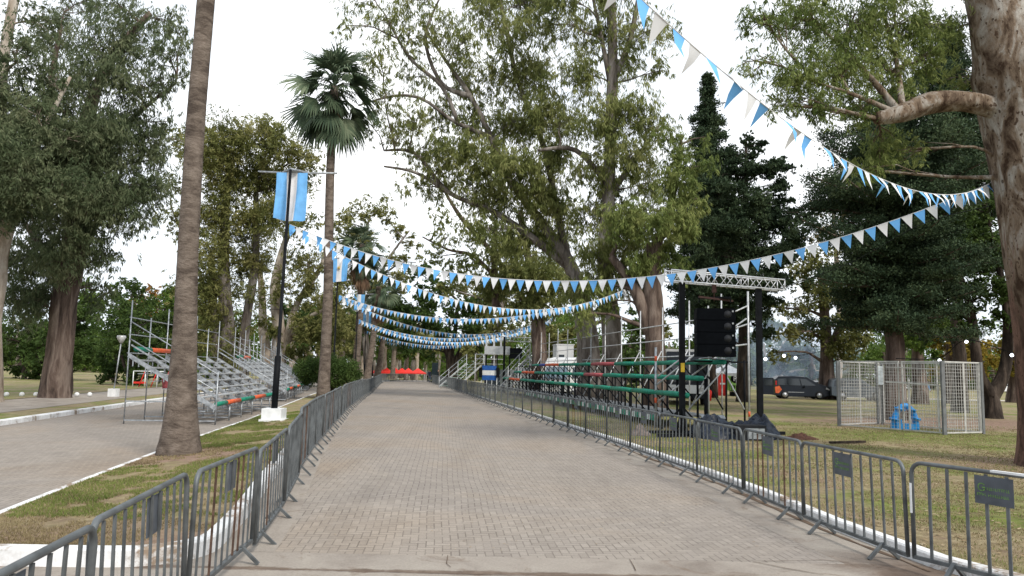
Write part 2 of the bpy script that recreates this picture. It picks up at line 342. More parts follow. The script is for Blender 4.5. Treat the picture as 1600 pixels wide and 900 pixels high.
# ------------------------------------------------------------------ setting: ground sheets
def stations(y0, y1, near=.5):
    ys = []; y = y0
    while y < y1: ys.append(y); y += near if y < 30 else (2 if y < 90 else 6)
    return ys + [y1]
def ribbon(name, xl, xr, ys, z, m, nx=8, kind='structure', warp=None):
    mb = MB(); vs = []; fs = []
    for y in ys:
        a, b_ = xl(y), xr(y)
        for k in range(nx + 1):
            t = k / nx
            if warp: t = warp(t)
            x = a + (b_ - a) * t; vs.append((x, y, hg(x, y) + z))
    for i in range(len(ys) - 1):
        for k in range(nx): q = i * (nx + 1) + k; fs.append((q, q + 1, q + nx + 2, q + nx + 1))
    mb.add(vs, fs, 0, True); o = mb.build(name, m); tag(o, kind=kind); return o
FLo = lambda y: lerpX(FL, y); FRo = lambda y: lerpX(FR, y); MLo = lambda y: lerpX(ML, y); FKo = lambda y: lerpX(FK, y)
def KLo(y):      # kerb of the median on the road side, rounded nose
    x = FLo(y) - .38
    return x - .9 * (1 - math.sqrt(max(0, 1 - (1 - min(1, (y - 7.6) / .9)) ** 2)))
KRo = lambda y: FRo(y) + .31 + (.25 if y < 9 else 0) * 0
g = MB(); g.add([(-1500, -200, -1.6), (1500, -200, -1.6), (1500, 2500, -1.6), (-1500, 2500, -1.6)], [(0, 1, 2, 3)]); tag(g.build('ground', MATS['lawn_far']), kind='structure')
ribbon('road', lambda y: FLo(y) + .22, lambda y: FRo(y) - .55, stations(8.35, 128), 0.0, MATS['paving'], 10)
ribbon('gutter_right', lambda y: FRo(y) - .55, lambda y: FRo(y) + .3, stations(8.35, 128), 0.001, MATS['concrete'], 3)
ribbon('gutter_left', lambda y: KLo(y) - .1, lambda y: FLo(y) + .22, stations(8.35, 128), 0.001, MATS['concrete'], 3)
ribbon('road_left', lambda y: FKo(y) - .1, lambda y: MLo(y) + .15, stations(8.35, 200), 0.0, MATS['paving'], 8)
ribbon('pavement', lambda y: -60, lambda y: (FRo(y) if y > 3 else 8) + .3, [-60, -20, 0, 2, 3, 4.5, 6.2, 7, 7.6, 8.35], 0.0, MATS['concrete'], 12)
# soil washed along the joint at the mouth of the road and in the gutter
def wavy(name, pts, w, m, z):
    mb = MB(); vs = []; fs = []
    P2 = []
    for (a, b_), (c, d) in zip(pts, pts[1:]):
        k = max(2, int(math.hypot(c - a, d - b_) / .12))
        P2 += [(a + (c - a) * i / k, b_ + (d - b_) * i / k) for i in range(k)]
    for i, (x, y) in enumerate(P2):
        x2, y2 = P2[min(i + 1, len(P2) - 1)]; x1, y1 = P2[max(i - 1, 0)]; dx, dy = x2 - x1, y2 - y1; l = math.hypot(dx, dy) or 1; nx_, ny_ = -dy / l, dx / l
        o1 = w * (.5 + .9 * noise.noise(Vector((x * 1.7, y * 1.7, 3)))) * max(.15, math.sin(PI * (i + .5) / len(P2)) ** .3); o2 = w * (.4 + .7 * noise.noise(Vector((x * 2.3, y * 2.3, 9)))) * max(.15, math.sin(PI * (i + .5) / len(P2)) ** .3)
        vs += [(x + nx_ * abs(o1), y + ny_ * abs(o1), hg(x, y) + z), (x - nx_ * abs(o2), y - ny_ * abs(o2), hg(x, y) + z)]
    for i in range(len(P2) - 1): fs.append((2 * i, 2 * i + 1, 2 * i + 3, 2 * i + 2))
    mb.add(vs, fs); tag(mb.build(name, m), kind='structure')
wavy('dirt_seam', [(-2.2, 7.66), (0, 7.62), (1.5, 7.66), (3.2, 7.64), (4.3, 7.5)], .012, MATS['dirt'], .006)
wavy('dirt_gutter', [(x + .17, y) for x, y in ((4.16, 8.1), (3.88, 10.2), (3.75, 12.7), (3.5, 15), (3.16, 17.5), (2.6, 21.6))], .10, MATS['dirt'], .007)
wavy('crack', [(-.62, 8.35), (-.6, 8.0), (-.5, 7.75)], .012, MATS['dirt'], .008)
wavy('crack_right', [(2.6, 8.36), (2.85, 8.1), (3.25, 7.8)], .014, MATS['dirt'], .008)
wavy('crack_mid', [(1.3, 8.35), (1.28, 7.75)], .009, MATS['dirt'], .008)
wavy('crack_edge', [(2.7, 8.37), (3.4, 8.5), (3.75, 8.35)], .012, MATS['dirt'], .009)
# lawns
LZ = .10
ribbon('lawn_right', lambda y: KRo(y) + .1, lambda y: 30 if y < 40 else 60, stations(3, 130, .5), LZ, MATS['lawn_dry'], 40, warp=lambda t: t ** 1.6)
ribbon('lawn_far_right', lambda y: 30 if y < 40 else 60, lambda y: 900, [3, 20, 39.99, 40.01, 80, 124, 130, 140, 150, 200, 600, 1500], LZ, MATS['lawn_far'], 4)
ribbon('lawn_beyond', lambda y: -60 if y < 900 else -900, lambda y: 60 if y < 900 else 900, [128, 134, 140, 145, 150, 200, 400, 880, 1500], LZ - .02, MATS['lawn_far'], 8)
ribbon('median', lambda y: MLo(y) + .12, lambda y: KLo(y) - .12, stations(7.72, 128, .35), LZ + .02, MATS['lawn_median'], 12)
ribbon('verge_left', lambda y: FKo(y) - 2.0, lambda y: FKo(y) - .1, stations(7.6, 200, 2), LZ, MATS['lawn_dry'], 4)
ribbon('path_left', lambda y: FKo(y) - 6.0, lambda y: FKo(y) - 2.0, stations(0, 200, 2), LZ + .01, MATS['concrete'], 4)
ribbon('lawn_left', lambda y: -900, lambda y: FKo(y) - 6.0, stations(0, 128, 3) + [140, 150, 200, 600, 1500], LZ + .03, MATS['lawn_far'], 8, warp=lambda t: 1 - (1 - t) ** 3)
ribbon('path_far', lambda y: 25, lambda y: 120, [69.5, 72.5], LZ + .02, mat('pale_path', (.5, .46, .4), .9, 0, .15, 2), 10)
# kerbs
def kerb(name, f, side, ys, h, wd, m, pts=None):
    """a profile swept along the line; side=+1 body lies right of the line"""
    pts = pts or [(f(y), y) for y in ys]; vs = []; fs = []
    for i, (x, y) in enumerate(pts):
        x2, y2 = pts[min(i + 1, len(pts) - 1)]; x1, y1 = pts[max(i - 1, 0)]; dx, dy = x2 - x1, y2 - y1; l = math.hypot(dx, dy); nx_, ny_ = dy / l * side, -dx / l * side
        z = hg(x, y)
        for o_, zz in ((0, -.02), (.012, h - .02), (.03, h), (wd - .02, h + .002), (wd, h - .02), (wd, -.02)): vs.append((x + nx_ * o_, y + ny_ * o_, z + zz))
    for i in range(len(pts) - 1):
        for k in range(5): q = i * 6 + k; fs.append((q, q + 1, q + 7, q + 6))
    mb = MB(); mb.add(vs, fs); tag(mb.build(name, m), kind='structure')
KM = MATS['kerb']
kerb('kerb_right', KRo, 1, stations(3, 112, .4), .135, .16, KM)
kerb('kerb_far_left', lambda y: FKo(y), -1, stations(7.6, 190, 1), .15, .28, KM)
kerb('kerb_median_left', MLo, 1, stations(7.6, 126, .6), .125, .13, KM)
nose = [(-6.0 + i * .2, 7.6) for i in range(10)]
a = [(KLo(y), y) for y in [7.6 + .04 * i * (1 + i * .06) for i in range(24)]]
kerb('kerb_median', None, -1, None, .17, .17, KM, pts=[(-5.95, 7.58), (-5.2, 7.58), (-4.6, 7.58)] + a + [(KLo(y), y) for y in stations(10.6, 112, .6)])

# ------------------------------------------------------------------ leaves, grass
def leafquads(cent, L_, W_, droop, rng, upright=0.0, bias=None):
    n = len(cent); d = rng.normal(size=(n, 3))
    if bias is not None: d = d * .55 + bias * 1.1
    d = d; d[:, 2] = d[:, 2] * (1 - droop * .5) - droop * 1.6 + upright
    d /= np.linalg.norm(d, axis=1)[:, None]; s = np.cross(d, rng.normal(size=(n, 3))); s /= np.linalg.norm(s, axis=1)[:, None] + 1e-9
    l = L_ * rng.uniform(.6, 1.25, n)[:, None]; wv = W_ * rng.uniform(.6, 1.2, n)[:, None]
    V = np.empty((n, 4, 3)); V[:, 0] = cent; V[:, 1] = cent + d * l * .45 + s * wv * .5; V[:, 2] = cent + d * l; V[:, 3] = cent + d * l * .45 - s * wv * .5
    return V.reshape(-1, 3)
EUC = leafmat('gum_leaves_olive', ((.095, .12, .035), (.20, .225, .078), (.34, .34, .14)))
EUCL = leafmat('gum_leaves_light', ((.085, .125, .035), (.195, .24, .075), (.33, .35, .13)))
EUCD = leafmat('gum_leaves_dark', ((.06, .085, .042), (.12, .15, .078), (.21, .225, .13)))
OLV = leafmat('olive_leaves', ((.08, .095, .03), (.185, .195, .065), (.34, .315, .13)))
PALE = leafmat('pale_autumn_leaves', ((.09, .085, .04), (.17, .15, .075), (.28, .22, .12)))
CONI = leafmat('conifer_needles', ((.018, .032, .018), (.042, .066, .034), (.085, .115, .056)), .1)
DARK = leafmat('dark_green_leaves', ((.03, .055, .014), (.06, .10, .028), (.11, .16, .045)))
MIDG = leafmat('mid_green_leaves', ((.035, .07, .012), (.08, .13, .025), (.15, .21, .05)))
YELL = leafmat('yellow_leaves', ((.10, .085, .015), (.22, .17, .03), (.36, .26, .05)))
ORNG = leafmat('orange_leaves', ((.14, .08, .03), (.3, .16, .05), (.42, .22, .07)))
BLUG = leafmat('bluish_green_leaves', ((.02, .045, .035), (.045, .08, .055), (.09, .13, .08)))
PALMG = leafmat('palm_fronds', ((.035, .058, .036), (.07, .10, .058), (.16, .19, .12)), .15)
PALMD = leafmat('dead_palm_fronds', ((.05, .03, .018), (.11, .065, .04), (.2, .13, .08)), .1)
BK_GREY = barkmat('grey_gum_bark', (.08, .064, .054), (.19, .165, .145), (.33, .30, .28), 1.2, .22)
BK_BROWN = barkmat('brown_gum_bark', (.05, .036, .03), (.125, .09, .074), (.23, .18, .15), 1.6, .16, 0, .9)
BK_PALE = barkmat('pale_gum_bark', (.2, .15, .11), (.40, .34, .28), (.52, .47, .41), .8, .3)
BK_BIG = barkmat('flaking_gum_bark', (.045, .026, .016), (.19, .14, .10), (.36, .335, .30), 2.0, .42, .9, .45, 4.2)
BK_DARK = barkmat('dark_bark', (.022, .017, .014), (.05, .038, .03), (.10, .078, .062), 2, .2, 0, .8)
BK_PALM = barkmat('palm_bark', (.085, .066, .054), (.16, .128, .105), (.22, .18, .15), 1.3, 2.2, 0, .7)

def smooth_path(pts, rs, k=4):
    out_p, out_r = [], []; n = len(pts)
    for i in range(n - 1):
        p0, p1, p2, p3 = pts[max(i - 1, 0)], pts[i], pts[i + 1], pts[min(i + 2, n - 1)]
        for j in range(k):
            t = j / k; t2, t3 = t * t, t * t * t
            out_p.append(.5 * ((2 * p1) + (p2 - p0) * t + (2 * p0 - 5 * p1 + 4 * p2 - p3) * t2 + (3 * p1 - p0 - 3 * p2 + p3) * t3)); out_r.append(rs[i] + (rs[i + 1] - rs[i]) * t)
    return out_p + [pts[-1]], out_r + [rs[-1]]
FR_ = 768.0
TREES_N = 0
def tree(name, label, Y, trunks, blobs, leaf, bark, cov=2.0, droop=.5, lpx=(4.0, 1.2), group=None, jit=.18, limb=1.0, cat='tree', ck=16, sig=.17, depth=1.0, sides=14, flat=.85, seed=None, leafm=None):
    """trunks: lists of (px,py,radius[,dY]); blobs: (px,py,rpx[,dY[,cov]]); all at distance Y"""
    global TREES_N
    TREES_N += 1; seed = seed or TREES_N; rng = np.random.default_rng(seed); rnd = random.Random(seed)
    T = []
    for tr in trunks:
        pts = [P(q[0], q[1], Y + (q[3] if len(q) > 3 else 0)) for q in tr]; rs = [q[2] for q in tr]
        T.append((pts, rs))
    base = T[0][0][0].copy(); base.z = hg(base.x, base.y) + LZ
    T[0][0][0].z = base.z - .15
    root = thing(name, label, cat, base, 0, group)
    mb = MB(); allp = []
    for ti, (pts, rs) in enumerate(T):
        if ti == 0: pts = [pts[0]] + [pts[0].lerp(pts[1], .12)] + pts[1:]; rs = [rs[0] * 1.25] + [rs[0] * .98] + rs[1:]
        sp, sr = smooth_path(pts, rs, 5)
        mb.tube([p - base for p in sp], sr, sides, 0, True, jit, seed * 3.1 + ti)
        allp += [(p, r) for p, r in zip(sp, sr)]
    cents = []; biases = []
    for bl in blobs:
        px, py, rp = bl[:3]; dY = bl[3] if len(bl) > 3 and bl[3] is not None else rnd.uniform(-1.5, .6) * rp * Y / 1200 * depth; cv = bl[4] if len(bl) > 4 else cov
        c = P(px, py, Y + dY); R = rp * (Y + dY) / 1200
        best = min(allp, key=lambda q: (q[0] - c).length + max(0, q[0].z - (c.z - .4 * R)) * 2.5)
        a, ra = best; ln = (c - a).length
        mid = a.lerp(c, .5) + Vector((rnd.uniform(-.12, .12), rnd.uniform(-.12, .12), rnd.uniform(-.02, .16))) * ln
        q1 = a.lerp(mid, .5) + Vector((rnd.uniform(-.05, .05), rnd.uniform(-.05, .05), rnd.uniform(-.03, .05))) * ln
        lp, lr = smooth_path([a, q1, mid, c], [min(ra * .75, (.05 + .035 * ln) * limb), (.045 + .024 * ln) * limb * .8, (.035 + .016 * ln) * limb * .7, .02 * limb + .006 * ln], 3)
        if len(lr) > 1: lr[0] = min(lr[0], ra)
        mb.tube([p - base for p in lp], lr, 6, 0, False)
        K_ = max(5, int(ck * (rp / 45) ** 1.3)); area = PI * (rp * .8) ** 2 * flat
        leafpx = .5 * lpx[0] * lpx[1] * .6; N_ = int(cv * area / leafpx)
        cc = rng.normal(size=(K_, 3)); cc /= np.linalg.norm(cc, axis=1)[:, None]; cc *= (rng.uniform(.15, 1, K_) ** .45)[:, None] * R * .86; cc[:, 2] *= flat; cc[:, 1] *= min(1, depth)
        wgt = rng.uniform(.3, 1.6, K_); cnt = (wgt / wgt.sum() * N_).astype(int)
        for kk in range(K_):
            s0 = R * sig * rng.uniform(.7, 1.5); n = cnt[kk]
            o_ = rng.normal(size=(n, 3)) * s0 * np.array([1.1, 1.1, .75 + droop * .85]); pc = np.array(c) + cc[kk]
            nt2 = max(2, n // 9); tc_ = o_[:nt2]; ti_ = rng.integers(0, nt2, n); ts = s0 * (.34 if droop > .4 else .26)
            bd = rng.normal(size=(nt2, 3)); bd[:, 2] = bd[:, 2] * .6 - droop * 1.3; bd /= np.linalg.norm(bd, axis=1)[:, None]
            lv = tc_[ti_] + bd[ti_] * (rng.uniform(-.7, 1.1, n)[:, None] * ts * 1.5) + rng.normal(size=(n, 3)) * ts * .55
            cents.append(pc + lv); biases.append(bd[ti_])
            if kk % 2 == 0 or rp > 30:
                s_ = lp[rnd.randrange(len(lp) // 2, len(lp))]; e_ = Vector(pc); m_ = s_.lerp(e_, .55) + Vector((rnd.uniform(-.1, .1), rnd.uniform(-.1, .1), rnd.uniform(0, .14))) * (e_ - s_).length
                mb.tube([s_ - base, m_ - base, e_ - base + Vector((0, 0, -.1 * R * droop))], [.012 + .007 * R * limb, .01 + .004 * R * limb, .006], 4, 0, False)
    mb.build('trunk', bark, root)
    if cents:
        V = leafquads(np.concatenate(cents) - np.array(base), lpx[0] * Y / FR_, lpx[1] * Y / FR_, droop, rng, 0, np.concatenate(biases))
        npmesh('crown', V, 4, leaf, root)
    return root
def conifer(name, label, Y, base_px, top_px, profile, r0, leaf=CONI, bark=BK_DARK, cov=1.0, upturn=.25, tiers=34, seed=1, lean=0, group=None, start=.12):
    """profile: (fraction of height, radius in m) pairs"""
    rng = np.random.default_rng(seed); rnd = random.Random(seed)
    base = P(base_px[0], base_px[1], Y); base.z = hg(base.x, base.y) + LZ; top = P(top_px[0], top_px[1], Y); H = top - base
    root = thing(name, label, 'tree', base, 0, group); mb = MB()
    sp = [Vector((0, 0, -.15)) if i == 0 else H * (i / 14) + Vector((rnd.uniform(-.1, .1), 0, 0)) * (0 if i == 14 else 1) for i in range(15)]
    mb.tube(sp, [r0 * (1.3 if i == 0 else 1) * (1 - .93 * i / 14) for i in range(15)], 12, 0, True, .2, seed)
    def rad(f):
        for (a, ra), (b_, rb) in zip(profile, profile[1:]):
            if f <= b_: return ra + (rb - ra) * max(0, f - a) / (b_ - a)
        return profile[-1][1]
    cents = []
    for t in range(tiers):
        f = start + (1 - start) * ((t + rnd.random() * .8) / tiers)
        if f > .995: f = .99
        R = rad(f) * rnd.uniform(.75, 1.12); nb = rnd.randint(4, 6); ph = rnd.uniform(0, 2 * PI); o0 = H * f
        for k in range(nb):
            a = ph + 2 * PI * k / nb + rnd.uniform(-.3, .3); Rr = R * rnd.choice((.45, .7, .9, 1.05, 1.25)) * rnd.uniform(.85, 1.1); dz = rnd.uniform(-.14, .1) * Rr
            d = Vector((math.cos(a), math.sin(a), 0)); pts = [o0, o0 + d * Rr * .5 + Vector((0, 0, dz)), o0 + d * Rr + Vector((0, 0, dz + upturn * Rr * rnd.uniform(.3, 1.3)))]
            pl, rl = smooth_path(pts, [.035 + .018 * Rr, .02 + .008 * Rr, .01], 4); mb.tube(pl, rl, 5, 0, False)
            nseg = max(3, int(Rr / .38)); pxm = FR_ / Y
            for q in range(nseg):
                u = .12 + .88 * (q + rnd.random()) / nseg; idx = min(len(pl) - 1, int(u * (len(pl) - 1))); c = pl[idx]
                side = Vector((-d.y, d.x, 0)); wdt = Rr * .26 * (1 - .7 * abs(u - .45))
                for sd in (-1, 0, 1):
                    cc = c + side * sd * wdt * rnd.uniform(.4, 1) + Vector((0, 0, rnd.uniform(-.1, .22)))
                    n = int(cov * .42 * pxm * pxm * rnd.uniform(.5, 1.4) * max(.35, min(1, Rr / 2.2)))
                    n = max(6, min(n, 90)); cents.append(np.array(cc) + rng.normal(size=(n, 3)) * np.array([.2, .2, .13]) * (1 if Rr > 1 else .6))
    mb.build('trunk', bark, root)
    npmesh('crown', leafquads(np.concatenate(cents), 3.0 * Y / FR_, 1.5 * Y / FR_, 0, rng, .5), 4, leaf, root)
    return root

def palm(name, label, Y, base_px, top_px, r0, r1, Rc, nf=46, seed=1, skirt=2.0, group=None, flare=0.0, crown=True, cut=None, zs=None, lift=0):
    rnd = random.Random(seed); base = G(base_px[0], base_px[1], LZ) if Y is None else P(base_px[0], base_px[1], Y)
    Y = Y or base.y; base.z = hg(base.x, base.y) + LZ; top = P(top_px[0], top_px[1], Y); H = top - base
    root = thing(name, label, 'palm tree', base, 0, group); mb = MB(); n = max(24, int(H.z / .14)); pts = []; rs = []
    for i in range(n + 1):
        t = i / n; pts.append(H * t + Vector((.12 * math.sin(t * 5 + seed), 0, 0)) * (t * (1 - t) * 3)); z = H.z * t
        r = r1 + (r0 - r1) * math.exp(-z / 1.5) + r1 * .22 * (1 - t); r *= 1 + .016 * (i % 2) ; rs.append(r + flare * math.exp(-z / .35))
    pts[0].z -= .15
    mb.tube(pts, rs, 20, 0, True, .05, seed); mb.build('trunk', BK_PALM, root)
    if not crown: return root
    fb = MB(); sb = MB()
    def fan(o, a, el, pl, bl, mbx, nb=17, dead=False):
        d = Vector((math.cos(a) * math.cos(el), math.sin(a) * math.cos(el), math.sin(el))); side = Vector((-math.sin(a), math.cos(a), 0)); side = Matrix.Rotation(rnd.uniform(-1.1, 1.1), 3, d) @ side; upv = side.cross(d)
        sag = Vector((0, 0, -.18 * pl)); e = o + d * pl + sag; mbx.bar(o, o + d * pl * .55 + sag * .25, .05, .03); mbx.bar(o + d * pl * .55 + sag * .25, e, .04, .025)
        dd = (d + Vector((0, 0, -.35))).normalized()
        for k in range(nb):
            th = (-1.05 + 2.1 * k / (nb - 1)) * (.5 if dead else 1); b0 = (dd * math.cos(th) + side * math.sin(th)).normalized(); l = bl * (.75 + .3 * math.cos(th)) * rnd.uniform(.85, 1.1)
            nrm = side.cross(dd).normalized() ; cr_ = b0.cross(nrm).normalized() * (.03 * bl + .015)
            p0 = e; p1 = e + b0 * l * .45; p2 = p1 + (b0 + Vector((0, 0, -.25 - .3 * rnd.random()))).normalized() * l * .32; p3 = p2 + (b0 * .8 + Vector((0, 0, -.9 * rnd.random() - .25))).normalized() * l * .33
            mbx.add([p0 - cr_ * .3, p0 + cr_ * .3, p1 + cr_, p1 - cr_, p2 + cr_ * .7, p2 - cr_ * .7, p3], [(0, 1, 2, 3), (3, 2, 4, 5), (5, 4, 6)], 0)
    for i in range(nf):
        t = (i + .5) / nf; el = math.radians(84 - 158 * t ** .95 + rnd.uniform(-8, 8)); a = i * 2.39996 + rnd.uniform(-.2, .2)
        sc = (1 if t > .12 else .75) * rnd.choice((.42, .62, .8, .95, 1.05, 1.15))
        fan(H + Vector((0, 0, .25 - .8 * t + lift)), a, el, Rc * .5 * sc, Rc * .58 * max(.7, sc), fb)
    for i in range(26):
        a = i * 2.4 + rnd.uniform(-.3, .3); el = math.radians(-72 + rnd.uniform(-12, 8)); o = H + Vector((0, 0, -.6 - skirt * rnd.random() * .45))
        fan(o, a, el, skirt * .28, skirt * .42, sb, 8, True)
    fb.build('crown', PALMG, root); sb.build('dead_frond_skirt', PALMD, root); return root
#MARK_OBJECTS
# ------------------------------------------------------------------ crowd barriers
BL = 2.04
def barrier_proto(rusty, plate_x, detailed=True, seed=0, kind=''):
    rnd = random.Random(seed)
    t = thing('crowd_barrier', 'x', 'crowd barrier')
    fr = MB(); r = .11; R = BL; path = [Vector((.02, 0, .15))]
    path += [Vector((.02, 0, 1.1 - r))] + [Vector((.02 + r - r * math.cos(q), 0, 1.1 - r + r * math.sin(q))) for q in (.4, .8, 1.2)] + [Vector((.02 + r, 0, 1.1))]
    path += [Vector((R - .02 - r, 0, 1.1))] + [Vector((R - .02 - r + r * math.sin(q), 0, 1.1 - r + r * math.cos(q))) for q in (.4, .8, 1.2)] + [Vector((R - .02, 0, 1.1 - r)), Vector((R - .02, 0, .15))]
    fr.tube(path, .021, 8 if detailed else 5, 0)
    rail = MB(); rail.box((R / 2, 0, .15), (R - .02, .036, .036))
    bars = []
    nb = 10
    for k in range(nb):
        x = .02 + (R - .04) * (k + 1) / (nb + 1); b = MB(); b.box((x, 0, .62), (.028, .014, .91)); bars.append((b, rusty and rnd.random() < .45))
    feet = []
    for x in (.42, R - .42):
        f = MB()
        for s in (-1, 1): f.bar((x, s * .0, .175), (x, s * .175, .012), .036, .03)
        feet.append(f)
    pl = MB(); pw = .34; pl.box((plate_x, -.012 * 1, .93), (pw, .006, .26)); prn = MB()
    for sy in (-1,):
        yy = -.012 + sy * .0045
        a0 = MB(); c = Vector((plate_x - sy * 0 - .11 * -sy * -1, yy, .955))
        cx = plate_x + sy * .105 if sy > 0 else plate_x - .105
        pts = [(cx + .032 * math.cos(q) * (1), .955 + .034 * math.sin(q)) for q in [PI * (.2 + 1.6 * i / 12) for i in range(13)]]
        for p, q in zip(pts, pts[1:]): prn.bar((p[0], yy, p[1]), (q[0], yy, q[1]), .002, .009)
        prn.bar((cx + .004, yy, .952), (cx + .032, yy, .952), .002, .012); prn.bar((cx + .028, yy, .93), (cx + .028, yy, .952), .002, .012)
        for row, (x0, x1, z0) in enumerate(((-.055, .13, .945), (-.145, -.06, .888), (-.045, .135, .885))):
            x = x0
            while x < x1:
                wd = .008 + .006 * rnd.random(); xx = plate_x + (x if sy < 0 else -x); h = .026
                prn.box((xx, yy, z0), (.0045, .0015, h)); prn.box((xx + .006 * (1 if sy < 0 else -1), yy, z0 + rnd.choice((-.011, 0, .011))), (.009, .0015, .0045)); x += wd + .007
    if detailed:
        fr.build('frame', RUST if rusty == 2 else BARR, t); rail.build('bottom_rail', BARR, t)
        for b, ru in bars: b.build('bar', RUST if ru else BARR, t)
        for f in feet: f.build('foot', BARR, t)
        p = pl.build('sign_plate', PLATE, t); prn.build('green_print', LIME, p)
    else:
        m = MB()
        for q in [fr, rail] + [b for b, _ in bars] + feet + [pl]: m.add(q.v, q.f, 0)
        o = m.build('panel', BARR, t)
    return t
def along(pl, s0, pitch, n):
    """points at equal spacing on a polyline"""
    out_ = []; segs = list(zip(pl, pl[1:])); tot = [0]
    for a, b_ in segs: tot.append(tot[-1] + math.dist(a, b_))
    for i in range(n + 1):
        s = s0 + i * pitch
        if s > tot[-1] + 1e-6: break
        k = max(j for j in range(len(segs)) if tot[j] <= s + 1e-9); u = (s - tot[k]) / (tot[k + 1] - tot[k]); a, b_ = segs[k]
        out_.append((a[0] + (b_[0] - a[0]) * u, a[1] + (b_[1] - a[1]) * u))
    return out_
protos = [barrier_proto(0, .95, True, 1), barrier_proto(1, .95, True, 2), barrier_proto(1, .8, True, 5), barrier_proto(0, .82, True, 9)]
far_proto = barrier_proto(0, .95, False, 3)
used = set()
def put_barrier(pr, x0, y0, x1, y1, label, group):
    a = math.atan2(y1 - y0, x1 - x0); l = math.dist((x0, y0), (x1, y1)); z = (hg(x0, y0) + hg(x1, y1)) / 2
    jr = random.Random(int(x0 * 1000) ^ int(y0 * 777)); a += jr.uniform(-.012, .012)
    if pr not in used:
        used.add(pr); pr.location = (x0, y0, z); pr.rotation_euler = (0, 0, a); pr['label'] = label; pr['group'] = group; o = pr
    else: o = dup(pr, (x0, y0, z), a, label, group)
    o.rotation_euler[0] = jr.uniform(-.028, .028); o.scale = ((l - .025) / BL, 1, 1); o.rotation_euler[1] = -math.asin(max(-.2, min(.2, (hg(x1, y1) - hg(x0, y0)) / l)))
Lp = along([(-1.9, 2.2)] + FL[1:-1] + [(-17.0, 108), (-16.2, 113), (-13.6, 116.5), (-9, 118)], 0, 2.02, 75)
seqL = [0, 3, 1, 2, 0, 1, 3, 0, 2, 1, 0, 3]
for i, (p, q) in enumerate(zip(Lp, Lp[1:])):
    near = i < 16
    lab = f'{"grey" if i % 3 else "weathered grey"} steel barrier, {ORD[i]} from the camera in the left row' if i < 12 else 'grey steel crowd barrier far down the left row, overlapping its neighbours'
    put_barrier(protos[seqL[i % 12]] if near else far_proto, *q, *p, lab, 'crowd barriers along the left side of the road')
FRx = [(8.9, 1.6)] + FR
Rp = along(FRx, .36, 2.2, 70)
# choose the start so that a joint falls beside (4.16, 8.1)
best = min(((min(abs(math.dist(p, (4.16, 8.1))) for p in along(FRx, s / 20, 2.2, 8)), s / 20) for s in range(0, 44)))
Rp = along(FRx, best[1], 2.2, 70)
Rp = [p for p in Rp if p[1] > 2.2]
for i, (p, q) in enumerate(zip(Rp, Rp[1:])):
    near = i < 15
    lab = f'grey steel crowd barrier with green printed plate, {ORD[i]} from the camera in the right row' if i < 12 else 'grey steel crowd barrier far down the right row, overlapping its neighbours'
    put_barrier(protos[[3, 0, 3, 0, 1, 0, 3, 0, 0, 3, 1, 0][i % 12]] if near else far_proto, *q, *p, lab, 'crowd barriers along the right side of the road')

for o_ in [q for q in COL.objects if q.name.startswith('crowd_barrier') and q.location.x > 2 and q.location.y < 9.5 and q.location.y > 7.6]:
    m = MB(); m.box((.95, 0, 1.112), (.30, .047, .02)); m.build('white_tape', WHITEP, o_)
    m = MB(); m.box((.02, -.022, .74), (.018, .012, .30)); m.build('white_tape', WHITEP, o_)
# ------------------------------------------------------------------ lamp posts with flags
LAMPS = [(438, 650, 25.0), (529, 0, 49.7), (560, 0, 74), (573, 0, 98), (585, 0, 122), (603, 0, 180), (623, 0, 186), (563, 0, 260), (580, 0, 262), (600, 0, 264), (623, 0, 266)]
FLAG_B = mat('flag_light_blue', (.15, .40, .74), .75, 0, .12, 3); FLAG_W = mat('flag_white', (.66, .66, .68), .75, 0, .08, 3); FLAG_S = mat('flag_sun_emblem', (.5, .36, .12), .8, 0, .3, 20)
def flag_mesh(wd, ht, seed, sun, yaw):
    mb = MB(); nx_, nz_ = 12, 10; rnd = random.Random(seed); vs = []
    for j in range(nz_ + 1):
        for i in range(nx_ + 1):
            u = i / nx_ - .5; v = j / nz_; sag = .03 * wd * math.sin(v * 3 + seed) * v; vs.append((u * wd * (1 - .04 * v) + sag, .20 * math.sin(u * 9 + v * 2.5 + seed) * (.25 + v) * wd * .5 + .03 * math.sin(u * 19 + seed), -v * ht * (1 + .03 * math.sin(u * 5 + seed))))
    for j in range(nz_):
        for i in range(nx_):
            q = j * (nx_ + 1) + i; mb.add([], [], 0); mb.f.append((q, q + 1, q + nx_ + 2, q + nx_ + 1)); mb.m.append(1 if 4 <= i < 8 else 0); mb.smooth.append(True)
    mb.v = vs; return mb
